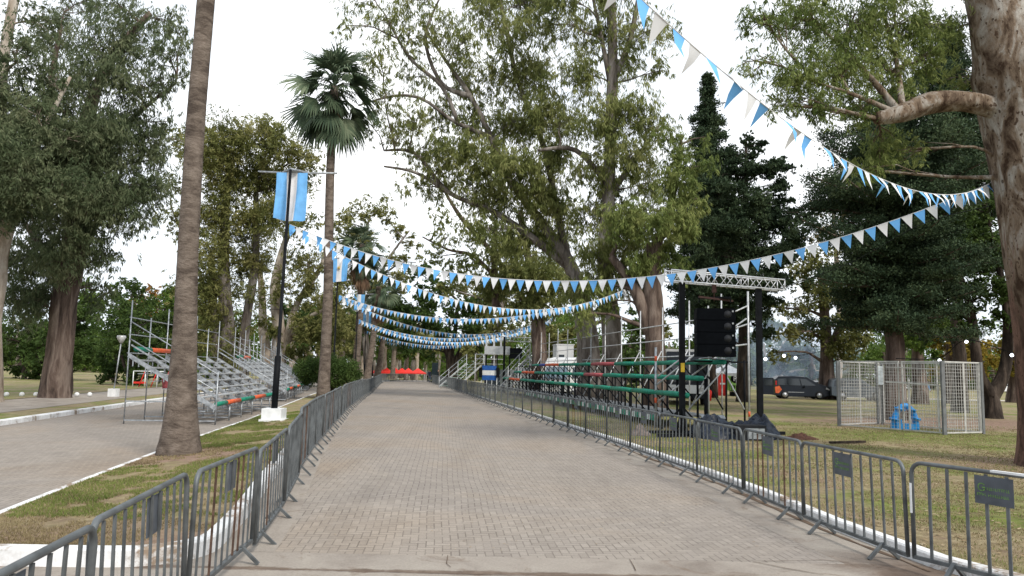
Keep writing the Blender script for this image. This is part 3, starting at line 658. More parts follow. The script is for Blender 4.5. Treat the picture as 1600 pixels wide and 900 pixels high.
def lamp(px, Y, i):
    top = P(px + 16 * 25 / Y if i == 0 else px, 265, Y) if i == 0 else P(px, 574 - 7.05 * 1200 / Y if Y < 200 else 550, Y)
    x = top.x if i else P(428, 650, 25).x; H = top.z; x0 = x; z0 = hg(x0, Y) + LZ + .02; gi = 'flag lamps lining the left side of the road'
    lab = ['nearest black lamp post with a light blue and white flag, on a white block', 'second black lamp post with a sun-marked blue and white flag, right of the tall palm', 'third flag lamp post behind the upper bunting strings', 'fourth flag lamp post in the left row', 'fifth flag lamp post in the left row', 'distant flag lamp post, left one of the pair where the road ends', 'distant flag lamp post, right one of the pair where the road ends'][i] if i < 7 else 'tiny farthest flag lamp post before the woods'
    t = thing('street_lamp', lab, 'street lamp', (x0, Y, z0), 0, gi); h = H - z0
    b = MB(); b.box((0, 0, .2), (.62, .62, .40)); b.box((0, 0, .02), (.74, .74, .08)); b.build('concrete_base', WHITEP, t)
    dx = (top.x - x0); m = MB(); m.tube([(0, 0, .3), (dx * .25, 0, h * .25), (dx * .25, 0, h * .25 + .03), (dx, 0, h)], [.095, .09, .06, .045], 10); m.tube([(0, 0, .4), (dx * .25, 0, h * .25)], .105, 10); m.build('pole', BLACK, t)
    a = MB(); tp = Vector((dx, 0, h))
    arms = ((-1.0, .55), (.95, -.1)) if i < 2 else ((-1, 0), (1, 0))
    a.prism([(-.62, .75), (.55, .62), (0, 0)], tp + Vector((0, 0, .02)), (1, 0, 0), (0, 1, 0), (0, 0, 1), .05); a.build('head_plate', GALV if i < 2 else BLACK, t)
    if i < 7:
        for sx in (-1, 1):
            l = MB(); s_ = tp + Vector((sx * .5, .66, .06)); e_ = tp + Vector((sx * 1.35, .9, .14)); l.bar(s_, e_, .12, .04); l.build('lamp_arm', GALV, t)
    fs = 1.0; f = flag_mesh(1.05, 1.62 if i == 0 else 1.5, i * 1.7 + 1, i == 1, 0); fo = f.build('flag', [FLAG_B, FLAG_W], t, tp + Vector((-.02 if i == 0 else .12, .30 if i == 0 else -.1, -.03)))
    if i == 1 or i == 0:
        if i == 1:
            s = MB(); s.tube([(0, -.06, -.62), (0, -.075, -.62)], .11, 14)
            for k in range(16): q = 2 * PI * k / 16; s.bar((.1 * math.cos(q), -.068, -.62 + .1 * math.sin(q)), (.17 * math.cos(q), -.068, -.62 + .17 * math.sin(q)), .012, .012)
            s.build('sun_emblem', FLAG_S, fo)
    return tp + Vector((x0, Y, z0)), Vector((x0 + dx * .8, Y, z0 + h))
LT = [lamp(l[0], l[2], i) for i, l in enumerate(LAMPS)]

# ------------------------------------------------------------------ bunting
def bunting(a, b_, sag, n, label, parts=True, size=.30, wild=0.0, seed=1, skip0=0):
    a = Vector(a); b_ = Vector(b_); rnd = random.Random(seed); t = thing('bunting', label, 'bunting', a, 0, 'blue and white bunting strings')
    def pt(u): return a.lerp(b_, u) + Vector((0, 0, -4 * sag * u * (1 - u)))
    c = MB(); c.tube([pt(i / 40) - a for i in range(41)], .008, 4); c.build('cord', WHITEP, t)
    blob = [MB(), MB()]; protoP = [None, None, None, None]
    for i in range(n):
        u = (i + .5) / n
        p = pt(u); q = pt(min(1, u + .4 / n)); o = pt(max(0, u - .4 / n)); d = (q - o).normalized(); wv = size * .88 / 2
        tw = rnd.uniform(-.16, .16) + (wild * rnd.choice((-1, 1)) * rnd.uniform(.3, 1.3) if wild else 0)
        perp = d.cross(Vector((0, 0, 1))).normalized(); dn = (Vector((0, 0, -1)) * math.cos(tw) + perp * math.sin(tw)); dn = (dn - d * dn.dot(d) * (1 if not wild else .5)).normalized(); bul = perp * rnd.uniform(-.04, .04) * (1 + wild)
        L0, R0 = -d * wv, d * wv; tip = dn * size * 1.12; m1 = (L0 + R0) * .5 + dn * size * .5 + bul
        vs = [L0, Vector((0, 0, 0)), R0, L0 * .55 + dn * size * .5 + bul, m1, R0 * .55 + dn * size * .5 + bul, tip + bul * .4]; fs = [(0, 1, 4, 3), (1, 2, 5, 4), (3, 4, 6), (4, 5, 6)]
        th = perp * .002; vs2 = [v + th for v in vs] ; k = i % 2
        if parts:
            m = MB(); m.add(vs, fs, 0, True); m.build('pennant', [CELE, WCLO][k], t, p - a)
        else: blob[k].add([v + p - a for v in vs], fs, 0, True)
    if not parts:
        blob[0].build('blue_pennants', CELE, t)['kind'] = 'stuff'; blob[1].build('white_pennants', WCLO, t)['kind'] = 'stuff'
def sagfor(a, b_, px, py):
    """sag so that the string passes the given height at pixel column px"""
    best = None
    for k in range(1, 100):
        u = k / 100; p = a.lerp(b_, u); s = M3.inverted() @ (p - Vector((0, 0, CH))); X = 800 + 1200 * s.x / -s.z
        if best is None or abs(X - px) < best[0]: best = (abs(X - px), u, p)
    _, u, p = best; target = P(px, py, p.y).z
    return max(.05, (p.z - target) / (4 * u * (1 - u)))
att = [P(452, 350, 25.0), P(530, 461, 49.7), P(561, 499, 74), P(573, 517, 98), P(586, 529, 122)]
TR = P(1546, 287, 17.6); TM = P(978, 451, 41); TF = P(868, 492, 66); TF2 = P(862, 498, 80); TF3 = P(850, 505, 100)
bunting(att[0], TR, sagfor(att[0], TR, 862, 439), 74, 'bunting sagging across the road from the nearest flag lamp to the big gum tree')
A0 = Vector((-3.5, 1.5, 7.0))
bunting(P(1545, 288, 17.6), A0, 1.8, 68, 'wind-blown bunting coming down from top centre to the big gum tree on the right', wild=.5, seed=4, size=.262)
bunting(att[0] - Vector((0, 0, .05)), TM, sagfor(att[0], TM, 800, 482), 72, 'second bunting string from the nearest flag lamp to the forked brown trunk', seed=5)
bunting(att[1], TM - Vector((0, 0, .1)), sagfor(att[1], TM, 720, 497), 76, 'bunting string from the second flag lamp to the forked brown trunk', seed=6, size=.31)
bunting(att[1] - Vector((0, 0, .1)), TF, sagfor(att[1], TF, 780, 519), 74, 'lower bunting string from the second flag lamp towards the far grey trunk', seed=7, size=.31, parts=False)
bunting(att[2], TF - Vector((0, 0, .2)), sagfor(att[2], TF, 700, 527), 76, 'bunting string from the third flag lamp towards the far grey trunk', seed=8, size=.33, parts=False)
bunting(att[2] - Vector((0, 0, .1)), TF2, sagfor(att[2], TF2, 720, 534), 76, 'lower bunting string from the third flag lamp', seed=9, size=.34, parts=False)
bunting(att[3], TF2 - Vector((0, 0, .2)), sagfor(att[3], TF2, 700, 539), 76, 'bunting string from the fourth flag lamp, low over the end of the road', seed=10, size=.36, parts=False)
bunting(att[4], TF3, sagfor(att[4], TF3, 690, 543), 70, 'farthest and lowest bunting string over the end of the road', seed=11, size=.38, parts=False)

t = thing('street_lamp', 'black lamp post beside the camera that carries the wind-blown bunting', 'street lamp', (-3.6, 1.45, 0), 0, 'flag lamps lining the left side of the road')
m = MB(); m.box((0, 0, .2), (.62, .62, .4)); m.build('concrete_base', WHITEP, t); m = MB(); m.tube([(0, 0, .3), (0, 0, 2), (0, 0, 2.05), (0, 0, 8.2)], [.1, .1, .06, .045], 10); m.build('pole', BLACK, t)
m = MB(); m.prism([(-.62, .75), (.55, .62), (0, 0)], (0, 0, 8.2), (1, 0, 0), (0, 1, 0), (0, 0, 1), .05); m.build('head_plate', GALV, t)
# ------------------------------------------------------------------ scaffold helpers
def stand(name, label, org, dirv, L_, D_, rows, z0, dz, pads, postH, bay, style, front_z=0.0):
    """org: front near corner; dirv: along the rows; rows rise away from the road. side handled by style"""
    d = Vector((dirv[0], dirv[1], 0)).normalized(); out_ = Vector((-d.y, d.x, 0)) * (1 if style == 'left' else -1)
    t = thing(name, label, 'bleachers', org); o = Vector((0, 0, 0)); UZ = Vector((0, 0, 1))
    def pt(u, v, z): return d * u + out_ * v + UZ * z
    nb = int(round(L_ / bay))
    return t, pt, nb
# --- left stands
def left_stand(label, org, dirv, L_, seed):
    t, pt, nb = stand('bleachers', label, org, dirv, L_, 2.9, 7, .6, .24, None, 3.9, 1.9, 'left'); rows = 7; D = 2.9; z0, dz = .62, .235
    t['group'] = 'steel bleachers on the left road'
    for r in range(rows):
        v = .25 + r * (D - .5) / (rows - 1); z = z0 + r * dz
        s = MB(); s.bar(pt(0, v, z), pt(L_, v, z), .24, .045); s.bar(pt(0, v + .1, z - .02), pt(L_, v + .1, z - .02), .03, .06); s.build('seat_row', GALVL, t)
        if r < rows - 1: f = MB(); f.bar(pt(0, v + .26, z - .2), pt(L_, v + .26, z - .2), .16, .02); f.build('foot_plank', GALV, t)
    for pl_, v, z in (((0, .13, 'G'), (.13, .36, 'O'), (.36, .46, 'G')), D - .2, z0 + rows * dz + .12), (((0, .12, 'G'), (.12, .30, 'O'), (.30, .52, 'G'), (.52, .72, 'O'), (.72, 1, 'G')), .1, z0 + .04):
        pads = pl_ if v > 1 else pl_
        for a, b_, c in pads:
            m = MB(); m.tube([pt(L_ * a + .02, v, z), pt(L_ * b_ - .02, v, z)], .075, 10); m.build('foam_pad', {'G': GREENF, 'O': ORANF}[c], t)
    for k in range(nb + 1):
        u = L_ * k / nb
        m = MB(); m.tube([pt(u, D, -.05), pt(u, D, 3.95 if k % 2 == 0 else 3.5)], .021, 7); m.build('rear_post', GALV, t)
        m = MB(); m.tube([pt(u, .1, -.05), pt(u, .1, z0)], .027, 7); m.build('front_post', GALV, t)
        m = MB(); m.bar(pt(u, .1, z0 - .1), pt(u, D, z0 + rows * dz - .08), .05, .13); m.bar(pt(u, .1, .12), pt(u, D, .12), .04, .04); m.tube([pt(u, D * .5, -.05), pt(u, D * .5, z0 + 3 * dz)], .024, 6)
        for r in range(rows):
            v = .25 + r * (D - .5) / (rows - 1); m.bar(pt(u, v - .08, z0 + r * dz - .22), pt(u, v - .08, z0 + r * dz), .03, .03); m.bar(pt(u, v + .1, z0 + r * dz - .2), pt(u, v + .1, z0 + r * dz), .03, .03)
        m.build('raker', GALV, t)
    for z in (2.25, 2.85, 3.4): m = MB(); m.tube([pt(0, D + .04, z), pt(L_, D + .04, z)], .018, 6); m.build('rear_rail', GALV, t)
    for u in (0, L_):
        for dzz in (.45, 1.0):
            m = MB(); m.tube([pt(u, .1, z0 + dzz - .1), pt(u, .1, z0 + dzz), pt(u, D, z0 + rows * dz + dzz)], .019, 6); m.build('end_handrail', GALV, t)
        m = MB(); m.tube([pt(u, .1, .0), pt(u, .1, 1.7)], .028, 7); m.build('front_post', GALV, t)
        m = MB(); m.bar(pt(u, .1, z0 + .25), pt(u, D * .98, z0 + .25 + rows * dz), .01, .05); m.bar(pt(u, D * .5, z0 + .1), pt(u, D, z0 + .1), .04, .04); m.build('end_brace', GALV, t)
    return t
o1 = G(341, 664); ldir = (-1.4, 11.1)
left_stand('nearest steel bleachers on the left road, with green and orange pads, behind the leaning palm', o1, ldir, 11.4, 1)
left_stand('second steel bleachers on the left road, behind the nearest lamp post and the dark bush', Vector((-12.0, 42.0, 0)), (-2.2, 11.1), 13.5, 2)
left_stand('third steel bleachers on the left road, hidden mostly by the dark bush', Vector((-15.6, 60.0, 0)), (-2.6, 11.1), 15, 3)
r_ = MB(); pr = P(260, 607, 25.5); r_.tube([(0, 0, 0), (-.06, .02, .36)], .12, 12); o = r_.build('foam_roll', PINKF, None, (pr.x, pr.y, pr.z)); tag(o, 'faded red foam roll on the near bleachers beside the leaning palm trunk', 'foam roll')

# --- right stand
Wb = -.158; d = Vector((Wb, 1, 0)).normalized(); outv = Vector((d.y, -d.x, 0))
ro = Vector((5.05, 26.7, LZ)); rl = 35.5
t = thing('bleachers', 'long low bleachers with green padded rails along the right side of the road', 'bleachers', ro)
def rp(u, v, z): return d * u + outv * v + Vector((0, 0, z - LZ))
D2 = 2.1; nb = 12; ROWS = [(0.0, 1.30), (.75, 1.82), (1.5, 2.36)]
PADS = [[(-.08, .54, 'G'), (.54, .62, 'G'), (.62, .78, 'G'), (.78, .92, 'O'), (.92, 1, 'G')], [(-.062, .26, 'G'), (.26, .36, 'P'), (.36, .74, 'G'), (.74, .88, 'O'), (.88, .99, 'G')], [(-.062, .28, 'G'), (.28, .40, 'P'), (.40, .62, 'G'), (.62, .74, 'O'), (.74, .8, 'B'), (.8, .88, 'G')]]
for (v, z), pd in zip(ROWS, PADS):
    for a, b_, c in pd:
        n = max(1, round((b_ - a) * rl / 2.9))
        for k in range(n):
            u0 = (a + (b_ - a) * k / n) * rl; u1 = (a + (b_ - a) * (k + 1) / n) * rl; m = MB(); m.tube([rp(u0 + .03, v, z), rp((u0 + u1) / 2, v, z + .01), rp(u1 - .03, v, z)], [.08, .088, .08], 10); m.build('foam_pad', {'G': GREENF, 'O': ORANF, 'P': PINKF, 'B': BLUEF}[c], t)
for k in range(nb * 2 + 1):
    u = rl * k / (nb * 2)
    m = MB()
    for (v, z) in ROWS: m.bar(rp(u, v, .45), rp(u, v, z), .07 if k % 2 == 0 else .05, .05); m.bar(rp(u, v, z - .03), rp(u + .02, v + .62, z - .75), .05, .04)
    m.build('bracket', BLACK, t)
for k in range(nb + 1):
    u = rl * k / nb
    m = MB(); m.tube([rp(u, D2 + .3, 0), rp(u, D2 + .3, 4.8 + .1 * math.sin(k * 3))], .027, 8); m.build('rear_post', GALVL, t)
    m = MB(); m.tube([rp(u, .1, 0), rp(u, .1, .5)], .03, 6); m.tube([rp(u, D2, 0), rp(u, D2, .5)], .03, 6); m.build('deck_leg', BLACK, t)
    m = MB(); m.tube([rp(u, D2 + .25, 2.9), rp(u, D2 - .9, .7)], .025, 6); m.build('brace', GALVL, t)
for z in (2.65, 3.35, 4.0): m = MB(); m.tube([rp(-.4, D2 + .27, z), rp(rl, D2 + .27, z)], .024, 6); m.build('rear_rail', GALVL, t)
m = MB(); m.bar(rp(0, D2 / 2, .5), rp(rl, D2 / 2, .5), .05, .1); m.prism([(0, 0), (D2, 0), (D2, .06), (0, .06)], rp(0, 0, .48), outv, (0, 0, 1), d, rl); m.build('deck', mat('deck_grey', (.14, .15, .16), .7, .1, .3, 4), t)
m = MB(); m2 = MB()
for k in range(90):
    u0 = k * .28; (m if k % 3 == 2 else m2).box(Vector(rp(u0 + .14, -.03, .43)), (.012, .275, .19), 0, Matrix.Rotation(math.atan2(-d.x, d.y), 3, 'Z'))
m.build('white_fascia_strips', WHITEP, t)['kind'] = 'stuff'; m2.build('green_fascia_strips', GREENF, t)['kind'] = 'stuff'
m = MB(); m.tube([rp(0, -.02, -.1), rp(0, -.02, 2.85)], .04, 10); m.build('front_post', GALV, t)
for z in (1.02, 2.45): m = MB(); m.tube([rp(0, -.02, z - .08), rp(0, -.02, z + .1)], .043, 10); m.build('orange_tape', ORANF, t)
for a, b_ in (((0, 0, 1.55), (-.6, 1.9, 3.2)), ((0, 0, .95), (-.6, 2.2, 2.75))): m = MB(); m.tube([rp(*a), rp(*b_)], .028, 7); m.build('end_handrail', GALVL, t)

# ------------------------------------------------------------------ loudspeaker tower
Yt = 24.0
def tw(px, py, Y): return P(px, py, Y)
pL = P(1066, 690, 24.0); pR = P(1187, 660, 26.0)
t = thing('speaker_tower', 'black speaker tower with silver lattice truss on the right lawn', 'speaker tower', (pL.x, 24.0, LZ))
O = Vector((pL.x, 24.0, LZ)); xL, xR = 0, 8.17 - pL.x; yR = 1.3
topz = 4.72
for nm, x, y in (('tower_leg', 0, 0), ('tower_leg', xR, yR)):
    m = MB(); m.box((x, y, topz / 2), (.17, .17, topz)); m.box((x, y, .06), (.5, .12, .12))
    if x == 0:
        for sx, sy in ((-1, 0), (1, 0), (0, -1), (0, 1)): m.bar((x, y, .85), (x + sx * .75, y + sy * .75, .05), .05, .05); m.bar((x, y, .08), (x + sx * 1.3, y + sy * 1.3, .05), .08, .08)
    m.build(nm, BLACK, t)
m = MB(); m.box((-.0, -.088, 2.05), (.12, .01, .28)); m.build('yellow_label', mat('yellow_sticker', (.6, .4, .03), .6), t)
dt = Vector((xR, yR, 0)).normalized(); a0 = -dt * .52; tl = 4.62; nt_ = Vector((-dt.y, dt.x, 0)); m = MB()
for s in (-1, 1):
    for z in (0, .34): m.tube([a0 + nt_ * .17 * s + Vector((0, 0, topz + z)), a0 + dt * tl + nt_ * .17 * s + Vector((0, 0, topz + z))], .026, 8)
nseg = 15
for k in range(nseg):
    p = a0 + dt * tl * k / nseg; q = a0 + dt * tl * (k + 1) / nseg; z1, z2 = (topz, topz + .34) if k % 2 else (topz + .34, topz)
    for s in (-1, 1): m.tube([p + nt_ * .17 * s + Vector((0, 0, z1)), q + nt_ * .17 * s + Vector((0, 0, z2))], .013, 5)
    m.tube([p - nt_ * .17 + Vector((0, 0, topz)), q + nt_ * .17 + Vector((0, 0, topz))], .011, 5); m.tube([p - nt_ * .17 + Vector((0, 0, topz + .34)), q + nt_ * .17 + Vector((0, 0, topz + .34))], .011, 5)
for u in (0, .36, .66, 1):
    for s in (-1, 1): m.tube([a0 + dt * tl * u + nt_ * .17 * s + Vector((0, 0, topz)), a0 + dt * tl * u + nt_ * .17 * s + Vector((0, 0, topz + .34))], .018, 5)
m.build('truss', mat('bright_truss', (.62, .63, .65), .35, .4, .12, 6), t)
hx = dt * 1.27
m = MB(); m.tube([hx + Vector((0, 0, topz + .3)), hx + Vector((0, 0, 4.2))], .018, 6); m.box(hx + Vector((0, 0, 4.62)), (.12, .12, .3)); m.bar(hx - dt * .6 + Vector((0, 0, 4.3)), hx + dt * .75 + Vector((0, 0, 4.24)), .06, .06); m.build('hoist', mat('rusty_hoist', (.07, .035, .03), .8), t)
# speakers hang from the truss: a thing of its own
sp = thing('line_array_speaker', 'stack of four black loudspeaker boxes hanging in the tower', 'loudspeaker', O + hx + Vector((0.05, 0, 2.42)), math.atan2(-.1, 1))
for k in range(4):
    z = .19 + k * .387; m = MB(); m.prism([(-.62, -.19), (.62, -.19), (.60, .19), (-.60, .19)], (0, -.05, z), (1, 0, 0), (0, 0, 1), (0, 1, 0), .62); m.box((0, -.055, z), (1.1, .02, .34)); b = m.build('speaker_box', mat('speaker_black', (.006, .007, .009), .7, 0, .2, 8, spec=.04), sp)
    m = MB(); m.tube([(.36, -.068, z), (.36, -.073, z)], .12, 18); m.build('cone', mat('cone_grey', (.022, .023, .026), .5), b)
    m = MB(); m.box((.52, -.07, z + .1), (.05, .012, .05)); m.build('badge', GALVL, b)
m = MB(); m.box((0, .25, 1.9), (1.0, .4, .06)); m.bar((-.5, .2, 1.75), (-.5, .2, 1.95), .04, .04); m.bar((.5, .2, 1.75), (.5, .2, 1.95), .04, .04); m.build('flying_frame', BLACK, sp)
# scaffold tower behind it
t = thing('scaffold_tower', 'grey and black scaffold tower with platform behind the hanging speakers', 'scaffold', (P(1169, 660, 27).x, 27.0, LZ)); O2 = Vector(t.location)
def sc(name, pts, r, m_, n=8): m = MB(); m.tube([p - O2 for p in pts], r, n); m.build(name, m_, t)
pA = P(1171, 668, 27.0); sc('post', [Vector((pA.x, 27, LZ)), Vector((pA.x, 27, 4.9))], .035, GALVL); sc('orange_tape', [Vector((pA.x, 27, .52)), Vector((pA.x, 27, .7))], .04, ORANF)
sc('post', [Vector((P(1107, 560, 28.6).x, 28.6, LZ)), Vector((P(1107, 560, 28.6).x, 28.6, 4.5))], .032, GALVL)
sc('post', [Vector((P(1134, 600, 25.6).x, 25.6, LZ)), P(1135, 563, 25.6)], .035, BLACK); sc('post', [Vector((P(1163, 600, 26.6).x, 26.6, LZ)), P(1163, 563, 26.6)], .035, BLACK)
sc('post', [Vector((P(1103, 600, 26.6).x, 26.6, LZ)), P(1103, 592, 26.6)], .07, BLACK)
for a, b_, m_ in (((1127, 572, 26.4), (1163, 640, 26.2), GALVL), ((1076, 640, 25.4), (1142, 564, 25.8), GALV), ((1108, 602, 26.4), (1130, 640, 26.2), BLACK), ((1146, 488, 26.5), (1168, 478, 27), GALVL), ((1146, 514, 26.5), (1169, 506, 27), GALVL), ((1143, 541, 26.5), (1167, 538, 27), GALVL), ((1028, 588, 26), (1062, 562, 26), GALVL), ((1146, 512, 26.5), (1166, 498, 27), GALVL)):
    sc('brace', [P(*a), P(*b_)], .027, m_)
m = MB(); a = P(1084, 563, 25.6); b_ = P(1142, 566, 25.6); m.box((a + b_) / 2 - O2 + Vector((0, .5, 0)), ((b_ - a).length, 1.2, .05)); m.bar(P(1110, 566, 26.6) - O2, P(1168, 566, 26.8) - O2, .05, .06); m.build('platform', BLACK, t)
for k, (a, b_) in enumerate((((1092, 561), (1112, 559)), ((1112, 561), (1133, 561)))): sc('platform_rail', [P(a[0], a[1], 25.3), P(b_[0], b_[1], 25.3)], .03, GALV)
# tarpaulin heap, box, roll, beam
mb = MB(); n = 34; bx = 5.6; by = 22.3; vs = []
for j in range(n + 1):
    for i in range(n + 1):
        u, v = i / n, j / n; x = u * 2.4; y = v * 1.4; e = min(1, min(u, 1 - u) * 7, min(v, 1 - v) * 6); h = (.24 + .32 * ss(.0, .45, v)) * e ** .5
        h *= .82 + .25 * math.sin(u * 7 + 1); h += e * .30 * noise.noise(Vector((u * 8, v * 8, 2))) + e * .16 * abs(noise.noise(Vector((u * 15, v * 15, 5)))); h += .16 * e * ss(.75, .98, u)
        vs.append((x + .12 * noise.noise(Vector((u * 9, v * 9, 8))), y + .12 * noise.noise(Vector((u * 9, v * 9, 18))), max(0, h) - .02))
mb.add(vs, [(j * (n + 1) + i, j * (n + 1) + i + 1, (j + 1) * (n + 1) + i + 1, (j + 1) * (n + 1) + i) for j in range(n) for i in range(n)], 0, False)
o = mb.build('tarpaulin', mat('navy_tarpaulin', (.012, .019, .034), .38, 0, .4, 9, .3), None, (bx, by, LZ)); o.rotation_euler[2] = .12; tag(o, 'crumpled dark navy tarpaulin heaped at the foot of the speaker tower', 'tarpaulin')
pc = P(1115, 652, 23.4); mb = MB()
for k in range(3): mb.tube([(-.36, k * .07, .03 * k), (.36, k * .07 + .02, .03 * k)], .035, 8)
mb.box((0, .05, .03), (.14, .25, .12)); tag(mb.build('metal_case', GALV, None, (pc.x, 23.4, pc.z - .03)), 'grey ribbed metal case lying on the tarpaulin heap', 'metal case')
pc = P(1176, 690, 22.2); t = thing('crate', 'dark box with a pale grey front beside the tarpaulin, behind the barriers', 'box', (pc.x, 22.2, LZ)); m = MB(); m.box((0, .25, .22), (.8, .5, .42)); m.build('body', BLACKM, t); m = MB(); m.box((.1, -.008, .2), (.5, .012, .3)); m.build('front_panel', GALV, t)
m = MB(); m.bar((0, 0, .06), (4.4, 2.0, .06), .1, .1); tag(m.build('ground_beam', BLACK, None, (4.3, 22.6, LZ)), 'long black steel beam on the grass in front of the speaker tower', 'steel beam')
m = MB(); m.bar((0, 0, .05), (1.2, .5, .05), .08, .06); tag(m.build('timber_plank', BK_DARK, None, (8.9, 21.6, LZ)), 'dark plank on the grass right of the tarpaulin', 'plank')
def mound(name, c, rx, ry, h, m_, label, cat, seed):
    mb = MB(); n = 22; vs = []
    for j in range(n + 1):
        for i in range(n + 1):
            u, v = i / n * 2 - 1, j / n * 2 - 1; r = math.hypot(u, v); hh = h * max(0, 1 - r) ** .9 * (1 + .5 * noise.noise(Vector((u * 3 + seed, v * 3, 0)))) + .05 * noise.noise(Vector((u * 9 + seed, v * 9, 0))) * (r < 1) - (.02 if r >= 1 else 0); vs.append((u * rx, v * ry, hh))
    mb.add(vs, [(j * (n + 1) + i, j * (n + 1) + i + 1, (j + 1) * (n + 1) + i + 1, (j + 1) * (n + 1) + i) for j in range(n) for i in range(n)], 0, False)
    return tag(mb.build(name, m_, None, (c[0], c[1], LZ)), label, cat)
g_ = G(1250, 686, LZ); mound('soil_heap', g_, .55, .4, .17, mat('red_soil', (.085, .04, .027), .95, 0, .4, 14, .6), 'small heap of reddish dug soil on the grass left of the cage', 'soil heap', 3)
g_ = G(1000, 680, LZ); mound('rock', g_, .35, .3, .3, mat('grey_rock', (.2, .16, .14), .95, 0, .4, 8, .6), 'rough grey brown rock behind the right barriers, left of the speaker tower', 'rock', 6)

# ------------------------------------------------------------------ wire mesh cage
CA, CB, CC, CD = [Vector(q) for q in ((12.55, 29.6, LZ), (14.65, 26.2, LZ), (16.45, 27.0, LZ), (15.05, 31.4, LZ))]
t = thing('wire_cage', 'pale steel wire mesh cage with a small gate on the lawn, around a blue valve', 'wire cage', CA)
CH_ = 2.45; CAGE = mat('cage_pale_paint', (.47, .46, .44), .6, .1, .2, 6)
def panel(a, b_, cols, name='mesh_panel', z0=.06, z1=CH_, wire=.008, step=.115):
    a = a - CA; b_ = b_ - CA; dd = (b_ - a); l = dd.length; dd.normalize(); m = MB(); U = Vector((0, 0, 1))
    for z in (z0, z1): m.bar(a + U * z, b_ + U * z, .045, .045)
    for c in cols: m.bar(a + dd * l * c + U * (z0 + .023), a + dd * l * c + U * (z1 - .023), .045, .04)
    f = m.build('panel_frame', CAGE, t); m = MB()
    n = int(l / step)
    for k in range(1, n): m.bar(a + dd * (l * k / n) + U * (z0 + .03), a + dd * (l * k / n) + U * (z1 - .03), wire, wire)
    n = int((z1 - z0) / step)
    for k in range(1, n): z = z0 + (z1 - z0) * k / n; m.bar(a + U * z, b_ + U * z, wire, wire)
    m.build(name, CAGE, f)
panel(CA, CA.lerp(CB, .62), (0.02, .985)); panel(CA.lerp(CB, .64), CB, (.02, .98)); panel(CB, CC, (.04, .55, .97)); panel(CC, CD, (.03, .4, .75, .97)); panel(CD, CA, (.03, .5, .97))
for q, r in ((CA, .07), (CB, .075), (CC, .05), (CD, .06), (CD.lerp(CA, .1), .05)):
    m = MB(); m.box(q - CA + Vector((0, -.04, 1.23)), (r * 1.5, r * 1.5, 2.5)); m.build('corner_post', mat('cage_grey_post', (.16, .165, .17), .6, .2, .2, 5), t)
g1, g2 = CA.lerp(CB, .5), CA.lerp(CB, .97); m = MB(); ofs = Vector((-.05, -.05, 0)); q1, q2 = g1 - CA + ofs, g2 - CA + ofs; U = Vector((0, 0, 1)); mid = q1.lerp(q2, .45)
m.bar(q1 + U * 1.72, q2 + U * 1.66, .05, .05); m.bar(mid + U * .1, mid + U * 1.75, .06, .05); m.bar(q2 + U * .1, q2 + U * 1.66, .04, .04); m.bar(q1 + U * 2.25, q2 + U * 2.2, .03, .03); gt = m.build('gate', CAGE, t)
m = MB(); m.sphere(mid + U * 1.78, .05, 8, 6); m.build('gate_knob', CAGE, gt)
m = MB(); pp = CD.lerp(CA, .02) - CA + Vector((-.05, -.1, 0)); m.box(pp + U * 1.95, (.22, .12, .75)); m.build('switch_box', mat('pale_blue_grey', (.5, .55, .57), .6), t)
VB = mat('valve_blue', (.015, .22, .55), .4, 0, .15, 5); vo = Vector((14.42, 28.3, LZ)); v = thing('pump_valve', 'bright blue arched pipe valve on the ground inside the wire cage', 'pipe valve', vo)
m = MB(); pth = [Vector((-.42, 0, 0)), Vector((-.36, 0, .45)), Vector((-.15, 0, .8)), Vector((.1, 0, .84)), Vector((.32, 0, .55)), Vector((.4, 0, 0))]; sp_, sr_ = smooth_path(pth, [.12, .11, .1, .1, .11, .12], 5); m.tube(sp_, sr_, 14); m.build('pipe', VB, v)
for q in ((-.38, 0, .35), (-.2, 0, .73), (.2, 0, .72), (.36, 0, .4)): m = MB(); m.tube([Vector(q) + Vector((0, 0, -.03)), Vector(q) + Vector((.02, 0, .05))], .19, 14); m.build('flange', VB, v)
m = MB(); m.box((.1, .05, .12), (.75, .3, .2)); m.box((-.3, -.02, .2), (.2, .3, .35)); m.build('body', VB, v)
